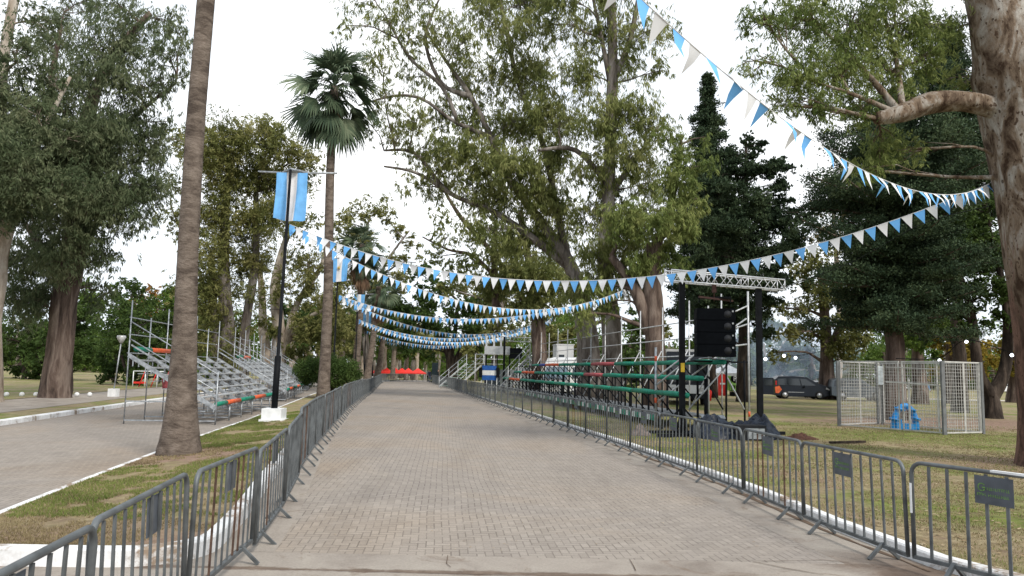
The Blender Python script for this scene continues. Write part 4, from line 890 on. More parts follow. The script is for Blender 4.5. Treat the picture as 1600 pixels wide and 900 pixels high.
# ------------------------------------------------------------------ vehicles
def vehicle(name, label, cat, loc, rz, prof, win, wheels, wd, paint, L_, wr=.33, extra=None, tumble=.12, belt=.95, group=None):
    """prof: side outline (x,z); win: window outlines; body narrows above the belt line"""
    t = thing(name, label, cat, loc, rz, group); mb = MB(); n = len(prof)
    def yy(z): return wd / 2 - max(0, (z - belt)) * tumble
    rings = []
    for s in (-1, 1):
        for ins, k in ((0, 1.0), (1, .0)):
            pass
    va = [(x, -yy(z), z) for x, z in prof]; vb = [(x, yy(z), z) for x, z in prof]
    cx = sum(p[0] for p in prof) / n; cz = sum(p[1] for p in prof) / n
    va2 = [(x + (cx - x) * .02, -yy(z) + .06, z + (cz - z) * .0 + (.04 if z < cz else .03) * (1 if z > cz else -1)) for x, z in prof]; vb2 = [(a, -b_, c) for a, b_, c in va2]
    # main skin across the width with rounded edges
    vs = va + va2 + vb2 + vb; fs = [tuple(range(n))]
    for r in range(3):
        for i in range(n): fs.append((r * n + i, (r + 1) * n + i, (r + 1) * n + (i + 1) % n, r * n + (i + 1) % n))
    fs.append(tuple(range(4 * n - 1, 3 * n - 1, -1))); mb.add(vs, fs, 0, False); mb.build('body', paint, t)
    for w_ in win:
        for s in (-1, 1):
            m = MB(); pts = [(x, s * (yy(z) + .012), z) for x, z in w_]; m.add(pts + [(x, y - s * .02, z) for x, y, z in pts], [tuple(range(len(w_))) if s < 0 else tuple(range(len(w_)))[::-1]] + [(i, i + len(w_), (i + 1) % len(w_) + len(w_), (i + 1) % len(w_)) for i in range(len(w_))]); m.build('window', GLASS, t)
    for x in wheels:
        for s in (-1, 1):
            m = MB(); m.tube([(x, s * (wd / 2 - .2), wr), (x, s * (wd / 2 + .015), wr)], wr, 20); o = m.build('wheel', TYRE, t)
            m = MB(); m.tube([(x, s * (wd / 2 + .0), wr), (x, s * (wd / 2 + .028), wr)], wr * .62, 14); m.build('rim', ALLOY, o)
    return t
PV = mat('dark_blue_black_paint', (.010, .014, .022), .3, .1, .1, 2, spec=.3); PS = mat('silver_paint', (.42, .43, .45), .3, .5, .08, 2, spec=.5); PG = mat('grey_paint', (.12, .14, .16), .3, .4, .1, 2); PW = mat('white_vehicle_paint', (.68, .69, .7), .35, 0, .06, 2); ORG = mat('orange_decal', (.6, .12, .04), .5); LAMPM = mat('lamp_glass', (.5, .5, .5), .15, 0, .1, 3); REDL = mat('red_lamp', (.35, .02, .02), .3)
prof_van = [(0, .32), (0, 1.0), (.06, 1.55), (.28, 1.78), (1.5, 1.83), (2.6, 1.76), (3.45, 1.28), (4.1, 1.08), (4.38, .85), (4.42, .36), (3.9, .24), (.5, .24)]
win_van = [[(.2, 1.1), (.25, 1.6), (.95, 1.66), (1.0, 1.1)], [(1.08, 1.1), (1.04, 1.66), (1.95, 1.66), (2.05, 1.1)], [(2.13, 1.1), (2.04, 1.65), (2.5, 1.62), (3.2, 1.16), (3.2, 1.1)]]
va_ = P(1207, 620, 64); t = vehicle('parked_van', 'dark blue van with orange markings and open rear door at the lawn edge', 'van', (va_.x, 64, LZ), -.10, prof_van, win_van, (.78, 3.5), 1.75, PV, 4.4)
m = MB(); m.box((-.52, -.86, 1.0), (.85, .06, 1.35)); o = m.build('rear_door', PV, t); m = MB(); m.box((-.52, -.9, 1.3), (.65, .02, .5)); m.build('pane', GLASS, o)
m = MB(); m.prism([(.05, .45), (.0, .95), (.35, 1.05), (.55, .75), (.3, .45)], (0, -.892, 0), (1, 0, 0), (0, 0, 1), (0, -1, 0), .006); m.build('decal', ORG, t)
m = MB(); m.box((.1, -.89, 1.28), (.12, .02, .35)); m.build('tail_lamp', REDL, t)
m = MB(); m.tube([(2.3, -.9, .95), (2.3, -1.05, 1.1)], .07, 8); m.build('mirror', PV, t)
m = MB(); m.prism([(4.0, .86), (4.3, .72), (4.3, .86), (4.05, .98)], (0, -.885, 0), (1, 0, 0), (0, 0, 1), (0, -1, 0), .01); m.build('headlight', LAMPM, t)
m = MB(); m.box((1.5, -.885, .55), (1.6, .008, .05)); m.build('side_trim', GALV, t)
m = MB(); m.bar((.5, -.6, 1.84), (2.4, -.6, 1.84), .04, .04); m.bar((.5, .6, 1.84), (2.4, .6, 1.84), .04, .04); m.build('roof_rack', GALV, t)
prof_car = [(0, .35), (.02, .85), (.35, 1.05), (.9, 1.42), (2.1, 1.46), (2.95, 1.02), (3.9, .88), (4.15, .7), (4.18, .34), (3.7, .22), (.5, .22)]
win_car = [[(.75, 1.02), (1.0, 1.36), (1.6, 1.39), (1.6, 1.02)], [(1.68, 1.02), (1.68, 1.39), (2.08, 1.38), (2.7, 1.02)]]
va_ = P(1256, 620, 67.5); t = vehicle('parked_car', 'silver car standing behind the dark van, its nose against a tree trunk', 'car', (va_.x, 68.5, LZ), -.1, prof_car, win_car, (.75, 3.35), 1.7, PS, 4.2, group='cars parked beyond the lawn')
m = MB(); m.prism([(3.8, .82), (4.14, .66), (4.14, .8), (3.9, .88)], (0, -.86, 0), (1, 0, 0), (0, 0, 1), (0, -1, 0), .02); m.build('headlight', LAMPM, t)
prof_suv = [(0, .4), (0, 1.05), (.1, 1.6), (.4, 1.74), (2.3, 1.74), (3.1, 1.15), (4.0, 1.02), (4.3, .85), (4.32, .4), (3.8, .3), (.5, .3)]
win_suv = [[(.2, 1.1), (.28, 1.56), (1.2, 1.6), (1.2, 1.1)], [(1.28, 1.1), (1.28, 1.6), (2.2, 1.6), (2.85, 1.1)]]
va_ = P(1303, 624, 62); t = vehicle('parked_car', 'grey blue sport utility car seen through the left side of the wire cage', 'car', (va_.x, 63, LZ), -.12, prof_suv, win_suv, (.8, 3.45), 1.8, PG, 4.3, .37, group='cars parked beyond the lawn')
for px, Y, lab in ((1424, 125, 'small white car far off behind the wire cage'), (1566, 118, 'white car far off, right of the forked tree'), (1598, 140, 'white car at the right edge of the photo in the far distance')):
    q = P(px, 600, Y); vehicle('distant_car', lab, 'car', (q.x - 2, Y, hg(q.x, Y) + LZ), .05, prof_car, win_car, (.75, 3.35), 1.7, PW, 4.2, group='cars parked beyond the lawn')
# white truck seen from the front, behind the far part of the right stand
prof_tr = [(0, .45), (0, 1.25), (.46, 2.25), (.75, 2.72), (1.9, 2.85), (1.9, .45)]
q = P(868, 590, 56.0)
t = vehicle('truck', 'white truck with wide windscreen parked behind the far part of the right bleachers', 'truck', (q.x, 56.0, LZ), math.radians(62), prof_tr, [[(.35, 1.35), (.68, 2.15), (1.4, 2.2), (1.4, 1.35)]], (.75,), 2.25, PW, 2, .42, tumble=.06, belt=1.4)
m = MB(); m.prism([(-.95, 0), (.95, 0), (.85, .85), (-.85, .85)], (-.01, 0, 1.32), (0, 1, 0), (.46, 0, 1.0), (-1, 0, 0), .04); m.build('windscreen', mat('blue_grey_glass', (.16, .22, .28), .1, 0, .2, 1.2, spec=.6), t)
m = MB(); m.box((-.03, 0, .95), (.06, 1.3, .22)); m.build('grille', BLACK, t)
for s in (-1, 1): m = MB(); m.box((-.03, s * .88, .92), (.06, .3, .22)); m.build('headlight', LAMPM, t)
m = MB(); m.box((4.2, 0, 1.75), (4.4, 2.3, 2.3)); m.build('cargo_box', PW, t)
for x in (3.6, 5.4):
    for s in (-1, 1): m = MB(); m.tube([(x, s * .85, .42), (x, s * 1.1, .42)], .42, 16); m.build('wheel', TYRE, t)
q = P(884, 590, 62); t = thing('site_cabin', 'tall white cabin with one small dark window behind the white truck', 'cabin', (q.x, 63, LZ), .1); m = MB(); m.box((0, 1, 2.0), (1.4, 2, 4.0)); m.box((0, 1, 4.03), (1.5, 2.1, .08)); m.build('wall', PW, t); m = MB(); m.box((-.3, -.01, 2.95), (.45, .05, .5)); m.build('window', GLASS, t)
# motorhome/bus behind the speaker tower
prof_bus = [(0, .45), (-.05, 1.2), (.05, 2.6), (.35, 3.15), (8.2, 3.2), (8.2, .4)]
q = P(1074, 610, 46); t = vehicle('motor_coach', 'dark coach with white roof and front behind the speaker tower', 'bus', (q.x, 46, LZ), math.radians(84), prof_bus, [[(.5, 1.5), (.55, 2.7), (3.9, 2.7), (3.9, 1.5)], [(4.0, 1.5), (4.0, 2.7), (7.8, 2.7), (7.8, 1.5)]], (1.6, 6.4), 2.4, PV, 8, .45, tumble=.02, belt=2)
m = MB(); m.box((4.3, 0, 3.22), (7.8, 2.36, .22)); m.build('roof', PW, t); m = MB(); m.box((-.06, 0, 2.0), (.06, 2.1, 1.3)); m.build('windscreen', GLASS, t); m = MB(); m.box((-.05, 0, .95), (.08, 2.3, .5)); m.build('bumper', PW, t)
m = MB(); m.box((3, -1.22, .9), (4.5, .03, .55)); m.build('lower_panel', PW, t)
for s in (-1, 1): m = MB(); m.box((-.1, s * .9, .95), (.06, .3, .2)); m.build('headlight', LAMPM, t)

# ------------------------------------------------------------------ kiosk, canopies
def canopy(name, label, c, w_, zh, za, m_, group=None, posts=True, rz=0, cat='canopy'):
    t = thing(name, label, cat, c, rz, group); h = w_ / 2; m = MB(); n = 6
    vs = []; fs = []
    for side in range(4):
        a = PI / 2 * side; R = Matrix.Rotation(a, 3, 'Z'); b0 = len(vs)
        for j in range(n + 1):
            f = j / n
            for i in range(n + 1):
                u = (i / n * 2 - 1) * (1 - f); vs.append(R @ Vector((u * h, -h * (1 - f), zh + (za - zh) * f ** 1.25)))
        for j in range(n):
            for i in range(n): q = b0 + j * (n + 1) + i; fs.append((q, q + 1, q + n + 2, q + n + 1))
        b0 = len(vs); vs += [R @ Vector((-h, -h - .004, zh - .25)), R @ Vector((h, -h - .004, zh - .25)), R @ Vector((h, -h - .004, zh)), R @ Vector((-h, -h - .004, zh))]; fs.append((b0, b0 + 1, b0 + 2, b0 + 3))
    m.add(vs, fs, 0, False); m.build('roof_cloth', m_, t)
    if posts:
        for sx in (-1, 1):
            for sy in (-1, 1): p = MB(); p.tube([(sx * h * .98, sy * h * .98, 0), (sx * h * .98, sy * h * .98, zh)], .025, 6); p.build('leg', GALVL, t)
    return t
q = P(1136, 600, 70); canopy('gazebo', 'white pop-up gazebo beyond the lawn, behind the speaker tower', (q.x, 70, LZ), 2.9, 2.0, 2.85, WHITEP, rz=.1)
q = P(1150, 600, 71.8); t = thing('banner', 'lime green banner with a white P in a black circle under the white gazebo', 'banner', (q.x, 71.8, LZ)); m = MB(); m.box((0, 0, 1.15), (1.75, .04, 1.5)); m.build('cloth', mat('lime_green_cloth', (.25, .5, .12), .7, 0, .25, 2), t)
m = MB(); m.tube([(-.1, -.025, 1.5), (-.1, -.04, 1.5)], .4, 22); b = m.build('disc', BLACK, t); m = MB(); m.box((-.2, -.05, 1.5), (.09, .012, .46)); m.box((-.09, -.05, 1.69), (.2, .012, .08)); m.box((-.09, -.05, 1.5), (.2, .012, .08)); m.box((.03, -.05, 1.6), (.08, .012, .2)); m.build('letter', WHITEP, b)
REDC = mat('red_canopy', (.62, .03, .02), .6, 0, .12, 2); 
q = P(1129, 600, 68.4); t = thing('drinks_fridge', 'tall red drinks fridge at the left leg of the white gazebo', 'fridge', (q.x, 68.4, LZ)); m = MB(); m.box((0, .3, .95), (.55, .55, 1.9)); m.build('body', REDC, t); m = MB(); m.box((0, -.0, 1.05), (.44, .04, .14)); m.build('label_strip', WHITEP, t)
for k, (px, lab) in enumerate(((1145, 'black wire crate left of two in front of the lime banner'), (1153, 'black wire crate right of two in front of the lime banner'))):
    q = P(px, 600, 67.8); m = MB()
    for z in (.02, .45, .9):
        for a, b_ in (((-.22, -.22), (.22, -.22)), ((.22, -.22), (.22, .22)), ((.22, .22), (-.22, .22)), ((-.22, .22), (-.22, -.22))): m.bar((*a, z), (*b_, z), .05, .05)
    for a in (-.22, -.07, .07, .22):
        for b_ in (-.22, .22): m.bar((a, b_, 0), (a, b_, .9), .035, .035)
    m.box((0, 0, .2), (.4, .4, .35)); tag(m.build('wire_crate', BLACK, None, (q.x, 67.8, LZ)), lab, 'crate', 'crates by the gazebo')
q = P(1106, 620, 55); m = MB(); m.tube([(0, 0, 0), (0, 0, .75)], [.24, .3], 12); tag(m.build('litter_bin', REDC, None, (q.x, 55, LZ)), 'red bin on the grass seen under the speaker platform', 'bin')
q = P(1160, 612, 69); m = MB(); m.tube([(0, 0, 0), (0, 0, .05), (0, 0, .1), (0, 0, 1.0)], [.25, .25, .16, .03], 10); tag(m.build('traffic_cone', ORANF, None, (q.x, 69, LZ)), 'tall orange cone right of the lime banner', 'cone')
for k, (px, w_) in enumerate(((577, 2.2), (592, 2.4), (604, 2.6), (618, 2.2), (628, 2.4), (638, 2.6), (653, 3.0))):
    q = P(px, 582, 150 + k % 2); canopy('market_gazebo', ['leftmost red gazebo beyond the end of the road', 'second red gazebo from the left beyond the end of the road', 'third red gazebo from the left beyond the end of the road', 'middle one of the seven red gazebos beyond the end of the road', 'third red gazebo from the right beyond the end of the road', 'second red gazebo from the right beyond the end of the road', 'rightmost and largest red gazebo beyond the end of the road'][k], (q.x, 150 + k % 2, -1.1 + LZ), w_, 2.05, 2.95, REDC, 'row of red gazebos', k % 2 == 0)

# ------------------------------------------------------------------ people (far)
SKIN = mat('skin', (.35, .2, .14), .6); HAIR = mat('dark_hair', (.015, .01, .008), .7)
def person(label, loc, rz, top, legs, pose='stand', hair=HAIR):
    V = [(0, 0, .95), (0, 0, 1.15), (0, 0, 1.38), (0, 0, 1.50), (0, 0, 1.58), (0, .01, 1.70)]; E = [(0, 1), (1, 2), (2, 3), (3, 4), (4, 5)]; R = [(.15, .11), (.135, .10), (.165, .11), (.06, .06), (.085, .09), (.075, .09)]
    st = .18 if pose == 'walk' else .0
    for s in (-1, 1):
        b_ = len(V); V += [(s * .19, 0, 1.42), (s * .25, -.02, 1.14), (s * .25, -.12 + (.1 * s if st else 0), .90), (s * .25, -.17, .80)]; E += [(2, b_), (b_, b_ + 1), (b_ + 1, b_ + 2), (b_ + 2, b_ + 3)]; R += [(.062, .062), (.047, .047), (.035, .035), (.04, .025)]
        b_ = len(V); V += [(s * .10, 0, .88), (s * .11, -st * s * .5 - .01, .50), (s * .115, st * s * .9 + .03, .09), (s * .12, st * s * .9 - .12, .04)]; E += [(0, b_), (b_, b_ + 1), (b_ + 1, b_ + 2), (b_ + 2, b_ + 3)]; R += [(.10, .10), (.068, .068), (.045, .045), (.045, .04)]
    me = bpy.data.meshes.new('person'); me.from_pydata(V, E, []); o = bpy.data.objects.new('person_tmp', me); COL.objects.link(o)
    md = o.modifiers.new('s', 'SKIN'); 
    for i, r in enumerate(R): me.skin_vertices[0].data[i].radius = r
    me.skin_vertices[0].data[0].use_root = True
    o.modifiers.new('d', 'SUBSURF').levels = 1
    dg = bpy.context.evaluated_depsgraph_get(); me2 = bpy.data.meshes.new_from_object(o.evaluated_get(dg)); bpy.data.objects.remove(o)
    for m_ in (SKIN, top, legs, hair, TYRE): me2.materials.append(m_)
    for p in me2.polygons:
        c = p.center; p.use_smooth = True
        p.material_index = 3 if c.z > 1.69 or (c.z > 1.56 and c.y > .03) else 0 if c.z > 1.49 else 4 if c.z < .1 else (0 if abs(c.x) > .2 and c.z < .93 and c.z > .7 else 1 if c.z > .92 else 2)
    p = bpy.data.objects.new('person', me2); COL.objects.link(p); p.location = loc; p.rotation_euler = (0, 0, rz); tag(p, label, 'person'); return p
NAVY = mat('navy_cloth', (.02, .025, .05), .85); ORC = mat('orange_cloth', (.65, .12, .03), .8); JEAN = mat('jeans', (.06, .08, .14), .85)
def pl_(px, Y, z=None): q = P(px, 600, Y); return (q.x, Y, hg(q.x, Y) + (LZ if z is None else z))
person('person in an orange top standing behind the dark van', pl_(1259, 66.5), .4, ORC, JEAN)
person('person in dark navy clothes beside the red fridge, left of the gazebo', pl_(1119, 69.5), 2.6, NAVY, NAVY)
person('second person in dark clothes just left of the one beside the red fridge', pl_(1114, 71), -.4, NAVY, BLACKM)
person('person in dark clothes walking at the far end of the road by the right barriers', pl_(671, 108, 0), .5, NAVY, JEAN, 'walk')
person('person in a grey top walking at the far end of the road', pl_(668.5, 112, 0), .2, GALV, BLACKM, 'walk')
person('person in black clothes behind the far right barriers', pl_(684, 104), 1.5, BLACKM, BLACKM)
person('person in light blue standing far behind the wire cage', pl_(1448, 62), .5, CELE, NAVY)

# ------------------------------------------------------------------ judges' booth, stairs, score board
Y0 = 66
def B(px, py, Y=Y0): return P(px, py, Y)
b0 = B(776, 600); t = thing('judges_booth', 'raised white box-fronted booth on steel posts beside the far right barriers', 'booth', (b0.x, Y0, LZ)); O3 = Vector(t.location)
z0 = B(776, 554).z - LZ; z1 = B(776, 541).z - LZ; wx = 2.2
m = MB(); m.box((.0, 1.2, (z0 + z1) / 2), (wx, 2.6, z1 - z0)); m.build('parapet', WHITEP, t)
for x in (-.85, -.2, .4): m = MB(); m.box((x - .1, .0, z1 + .3), (.16, .12, 1.2)); m.build('flag_post', WHITEP, t)
for x, y in ((-1, 0), (1.05, 0), (1.05, 2.4), (-1, 2.4), (0, 0)): m = MB(); m.tube([(x, y, 0), (x, y, z0)], .05, 8); m.build('post', BLACK, t)
m = MB(); m.box((0, 2.4, .9), (2.0, .05, 1.8)); m.build('rear_wall', mat('slate_grey', (.10, .12, .14), .7), t)
t = thing('stage_truss', 'black posts and grey lattice frame holding a black speaker beside the booth', 'stage frame', (B(787, 600).x, Y0 - 1, LZ)); O4 = Vector(t.location)
hz = B(787, 527).z - LZ; wx = B(836, 600).x - B(787, 600).x
m = MB(); m.tube([(0, 0, 0), (0, 0, hz)], .09, 8); m.build('post', BLACK, t); m = MB(); m.tube([(wx, 1.5, 0), (wx, 1.5, hz)], .06, 8); m.build('post', GALV, t)
m = MB()
for z in (0, .35): m.tube([(-.3, 0, hz - z), (wx + .2, 1.5, hz - z)], .035, 6)
for k in range(10): f = k / 10; m.tube([(-.3 + (wx + .5) * f, 1.5 * f, hz - .35 * (k % 2)), (-.3 + (wx + .5) * (f + .1), 1.5 * (f + .1), hz - .35 * ((k + 1) % 2))], .02, 5)
m.build('truss', GALVL, t)
t = thing('hanging_speaker', 'small black speaker stack hanging beside the white booth', 'loudspeaker', (B(806, 560, 65.5).x, 65.5, B(806, 561, 65.5).z))
for k in range(2): m = MB(); m.box((0, .2, .24 + k * .46), (1.05, .6, .44)); m.build('speaker_box', BLACK, t)
m = MB(); m.tube([(0, .2, .92), (0, .2, B(806, 529, 65.5).z - t.location.z)], .03, 6); m.build('cable', BLACK, t)
t = thing('grey_partition', 'pale grey panels under the right stair of the booth', 'partition', (B(812, 600, 67).x, 67.5, LZ))
for x, w_, h_ in ((-1.1, 1.2, 1.9), (.25, 1.4, 2.1), (1.5, .9, 1.8)): m = MB(); m.box((x, 0, h_ / 2), (w_, .06, h_)); m.build('panel', mat('pale_grey_panel', (.30, .33, .34), .6, 0, .12, 2), t)
# blue white blue board
t = thing('score_board', 'blue, white and blue board with black speakers on both sides, behind the far right barriers', 'board', (B(764, 600, 60).x, 60, LZ)); za, zb = B(764, 594, 60).z - LZ, B(764, 571, 60).z - LZ; wx = (B(776, 600, 60) - B(752, 600, 60)).x
DB = mat('deep_blue_cloth', (.02, .10, .36), .7)
for k, (mm, nm) in enumerate(((DB, 'blue_panel'), (WHITEP, 'white_panel'), (DB, 'blue_panel'))): h = (zb - za) / 3; m = MB(); m.box((0, 0, za + h * (k + .5)), (wx * .92, .05, h - .01)); m.build(nm, mm, t)
for s in (-1, 1): m = MB(); m.box((s * wx * .56, -.05, zb - .55), (.26, .3, .75)); m.build('side_speaker', BLACK, t)
for x in (-.5, -.16, .18, .5): m = MB(); m.bar((x * wx, 0, 0), (x * wx, 0, za), .05, .05); m.build('leg', WHITEP, t)
m = MB(); m.bar((-wx / 2, 0, za * .5), (wx / 2, 0, za * .5), .05, .05); m.build('cross_rail', WHITEP, t)
def stairs(label, p0, p1, n, wd, tread_m, rz):
    p0 = Vector(p0); p1 = Vector(p1); t = thing('steel_stairs', label, 'stairs', p0); dd = p1 - p0; s = Vector((-dd.y, dd.x, 0)).normalized() * wd
    for k in range(n): q = dd * ((k + .5) / n); m = MB(); m.bar(q - s / 2, q + s / 2, .3, .04); m.build('tread', tread_m, t)
    for e in (-.5, .5):
        m = MB(); m.bar(s * e, dd + s * e, .05, .18); m.build('stringer', GALVL, t)
        for h in (.55, 1.0): m = MB(); m.tube([s * e + Vector((0, 0, h)), dd + s * e + Vector((0, 0, h))], .024, 6); m.build('handrail', GALV, t)
        for k in range(4): q = dd * (k / 3) + s * e; m = MB(); m.tube([q + Vector((0, 0, -q.z if k else 0)), q + Vector((0, 0, 1))], .03, 6); m.build('baluster', GALVL, t)
    return t
TRM = mat('green_white_tread', (.30, .40, .35), .7, 0, .4, 3)
a = P(700, 597, 78); a.z = LZ; b_ = P(742, 568, 84); t = stairs('far steel stairs with pale green treads rising to the right beside the far barriers', a, b_, 9, 2.0, TRM, 0)
m = MB(); q = b_ - a; m.box(q + Vector((1.6, .3, -.02)), (3.2, 2.6, .06)); m.build('landing', GALV, t)
for x in (.1, 1.1, 2.1, 3.1): m = MB(); m.tube([q + Vector((x, -1, -b_.z)), q + Vector((x, -1, 1))], .035, 6); m.build('landing_post', GALVL, t)
for h in (.5, 1.0): m = MB(); m.tube([q + Vector((0, -1, h)), q + Vector((3.2, -1, h))], .03, 6); m.build('landing_rail', GALVL, t)
a = P(784, 598, 60); a.z = LZ + .2; b_ = P(836, 556, 62); stairs('steel stairs with double handrails rising to the right in front of the grey partition', a, b_, 9, 1.3, GALV, 0)
q = P(679, 600, 112); m = MB(); m.box((0, 0, 1.4), (.9, .12, 2.8)); tag(m.build('notice_panel', mat('blue_grey_panel', (.07, .10, .12), .7), None, (q.x, 112, 0)), 'tall dark blue grey panel standing at the far end of the right barriers', 'panel')
# handrail beside barriers at the far right end
m = MB(); 
# park lamp and white balls on the left lawn
g_ = G(177, 620, LZ); t = thing('park_lamp', 'small park lamp with cone shade on a white block, left of the near bleachers', 'street lamp', (g_.x, g_.y, LZ)); k = 42 / 42
H_ = P(182, 524, g_.y).z - LZ; m = MB(); m.box((0, 0, .2), (.42, .42, .46)); m.build('concrete_base', WHITEP, t); m = MB(); m.tube([(0, 0, .3), (.2, 0, H_ - .35)], .035, 8); m.build('pole', GALV, t); m = MB(); m.tube([(.2, 0, H_ - .4), (.2, 0, H_ - .1), (.2, 0, H_)], [.08, .24, .2], 14); m.build('lamp_shade', GALVL, t)
for k, px in enumerate((10, 34, 56, 120, 140)):
    g_ = G(px, 619, LZ + .03); m = MB(); m.sphere((0, 0, .09), .12, 12, 8); tag(m.build('concrete_ball', WHITEP, None, (g_.x, g_.y, LZ + .03)), ['leftmost white ball on the left lawn', 'second white ball from the left on the left lawn', 'white ball on the lawn just left of the big brown trunk', 'white ball on the lawn just right of the big brown trunk', 'rightmost white ball on the left lawn'][k], 'concrete ball', 'white balls along the edge of the left lawn')
q = P(228, 604, 58); t = thing('play_frame', 'low red and white playground frame behind the near bleachers on the left', 'playground frame', (q.x - 1, 58, LZ))
for k in range(6): m = MB(); m.tube([(k * .45, 0, 0), (k * .45 + (.4 if k % 2 else 0), 0, 1.2)], .04, 6); m.build('strut', REDC if k % 2 else WHITEP, t)
m = MB(); m.box((.5, 0, .35), (.9, .06, .14)); m.build('board', REDC, t); m = MB(); m.tube([(0, 0, 1.2), (2.4, 0, 1.2)], .04, 6); m.build('top_rail', WHITEP, t)
# strings of light bulbs and a cable
BULB = mat('lit_bulb', (.9, .93, 1.0), .3, 0, 0, 3, emit=3.0)
def lights(label, pts, bulbs, rr):
    t = thing('string_lights', label, 'string lights', pts[0]); O_ = Vector(pts[0]); sp_, _ = smooth_path(pts, [1] * len(pts), 6); m = MB(); m.tube([p - O_ for p in sp_], .02, 4); m.build('cable', BLACK, t)
    for b_ in bulbs: m = MB(); m.sphere(b_ - O_, rr, 10, 7); m.build('bulb', BULB, t)
lights('string of three lit white bulbs hanging left above the dark van', [P(1188, 556, 50), P(1196, 558, 50), P(1225, 553, 52), P(1243, 556, 54), P(1290, 548, 62)], [P(1196, 561, 50), P(1225, 556, 52), P(1243, 559, 54)], .11)
lights('string of three lit white bulbs hanging right around the forked tree', [P(1400, 560, 33), P(1468, 559, 34), P(1510, 531, 32), P(1581, 551, 30), P(1620, 545, 18)], [P(1468, 563, 34), P(1510, 534, 32), P(1581, 555, 30)], .065)
m = MB(); pts = [P(1228, 448, 26), P(1330, 410, 23), P(1440, 350, 20), P(1548, 322, 17.6)]; sp_, _ = smooth_path(pts, [1] * 4, 6); m.tube(sp_, .009, 4); tag(m.build('cable', BLACK), 'thin black cable running from the truss up to the big gum tree', 'cable')
m = MB(); m.tube([P(0, 468, 70), P(210, 472, 70), P(300, 476, 70), P(480, 486, 72)], .02, 4); tag(m.build('overhead_wire', BLACK), 'thin overhead wire crossing the left background at half height', 'wire')

# ------------------------------------------------------------------ trees
PG_ = 'palms along the median'
palm('palm_tree', 'thick leaning palm trunk in the left foreground, its crown above the photo', None, (279, 712), (350, -420), .37, .165, 3.0, 44, 3, 2.0, PG_, flare=.06)
palm('palm_tree', 'tall palm with full crown beside the nearest flag lamp', 43.5, (505, 618), (523, 136), .36, .23, 2.9, 66, 7, 2.2, PG_)
palm('palm_tree', 'shorter palm with brown skirt behind the second flag', 76, (556, 600), (566, 382), .42, .30, 2.5, 46, 11, 3.6, PG_)
palm('palm_tree', 'palm with pale crown just right of the shorter skirted palm', 96, (573, 600), (592, 448), .45, .32, 2.9, 40, 12, 3.5, PG_)
palm('palm_tree', 'low palm crown at the fifth flag lamp', 118, (588, 596), (606, 486), .5, .35, 2.9, 36, 13, 3.5, PG_)
palm('palm_tree', 'distant palm left of the centre gap at the end of the road', 142, (612, 596), (620, 512), .5, .35, 2.9, 30, 14, 3, PG_)
palm('palm_tree', 'farthest palm at the end of the road', 165, (634, 596), (640, 520), .5, .35, 2.9, 30, 15, 3, PG_)

# dark rounded bush in the median
c = P(511, 600, 46); t = thing('bush', 'dense dark green rounded bush in the median behind the nearest lamp post', 'bush', (c.x, 46, LZ)); m = MB(); rb = random.Random(4)
for k in range(8): a = rb.uniform(0, 6.3); m.tube([(0.1 * math.cos(a), .1 * math.sin(a), -.1), (.5 * math.cos(a), .4 * math.sin(a), .7), (1.1 * math.cos(a), .8 * math.sin(a), 1.5)], [.06, .05, .02], 6)
m.build('stem', BK_DARK, t); rr = np.random.default_rng(5); cc = []
for k in range(150):
    v_ = rr.normal(size=3); v_ /= np.linalg.norm(v_); v_ *= rr.uniform(.5, 1) ** .4; cc.append(np.array((v_[0] * 1.95, v_[1] * 1.3, 1.5 + v_[2] * .9)) + rr.normal(size=(110, 3)) * .13)
npmesh('foliage', leafquads(np.concatenate(cc), .14, .07, 0, rr), 4, DARK, t)

GT = 'gum trees of the park'
# big gum tree at the right edge
Yb = 17.0
tree('gum_tree', 'huge gum tree with flaking grey and brown bark cut by the right edge', Yb,
     [[(1672, 712, 1.08), (1664, 640, .86), (1650, 540, .80), (1630, 400, .78), (1615, 300, .78), (1602, 190, .86), (1590, 110, .95), (1560, 20, .62), (1530, -120, .5), (1500, -300, .35)],
      [(1606, 200, .75), (1625, 90, .70), (1655, -50, .6), (1700, -250, .4)],
      [(1592, 190, .36), (1550, 168, .24, -.1), (1505, 158, .22, -.2), (1455, 160, .24, -.3), (1410, 176, .20, -.4), (1368, 185, .13, -.5)],
      [(1402, 172, .09, -.4), (1350, 110, .06, -.2), (1300, 60, .04), (1260, 20, .03)], [(1410, 170, .08, -.4), (1400, 90, .05, .4), (1380, 20, .035, .6)], [(1398, 175, .06, -.4), (1340, 150, .04, -.8), (1280, 130, .02, -1)], [(1560, 20, .2), (1470, -60, .12, .3), (1380, -80, .07, .5)]],
     [(1195, 30, 42, -1, 1.0), (1180, 95, 32, -1, .7), (1255, 30, 55, -.6), (1330, 40, 60, 0), (1400, 35, 58, .3), (1455, 40, 45, .6, 1.4), (1250, 115, 52, -1), (1320, 105, 58, -.4), (1385, 105, 50, .3), (1440, 90, 42, .5), (1225, 165, 30, -1, .9), (1280, 170, 38, -.8, 1.4), (1340, 165, 34, -.5, 1.4), (1500, 120, 35, .8, .7), (1415, 150, 30, .2, 1.2), (1380, 225, 42, .4, 1.5), (1350, 265, 30, .5, 1.1), (1420, 235, 30, .5, 1.2), (1500, 40, 30, .9, .6), (1290, -40, 60, 0), (1400, -50, 60, 0)],
     EUCL, BK_BIG, cov=1.7, droop=.55, lpx=(6.0, 1.15), jit=.10, limb=.55, ck=20, sig=.2, sides=30, depth=.8)
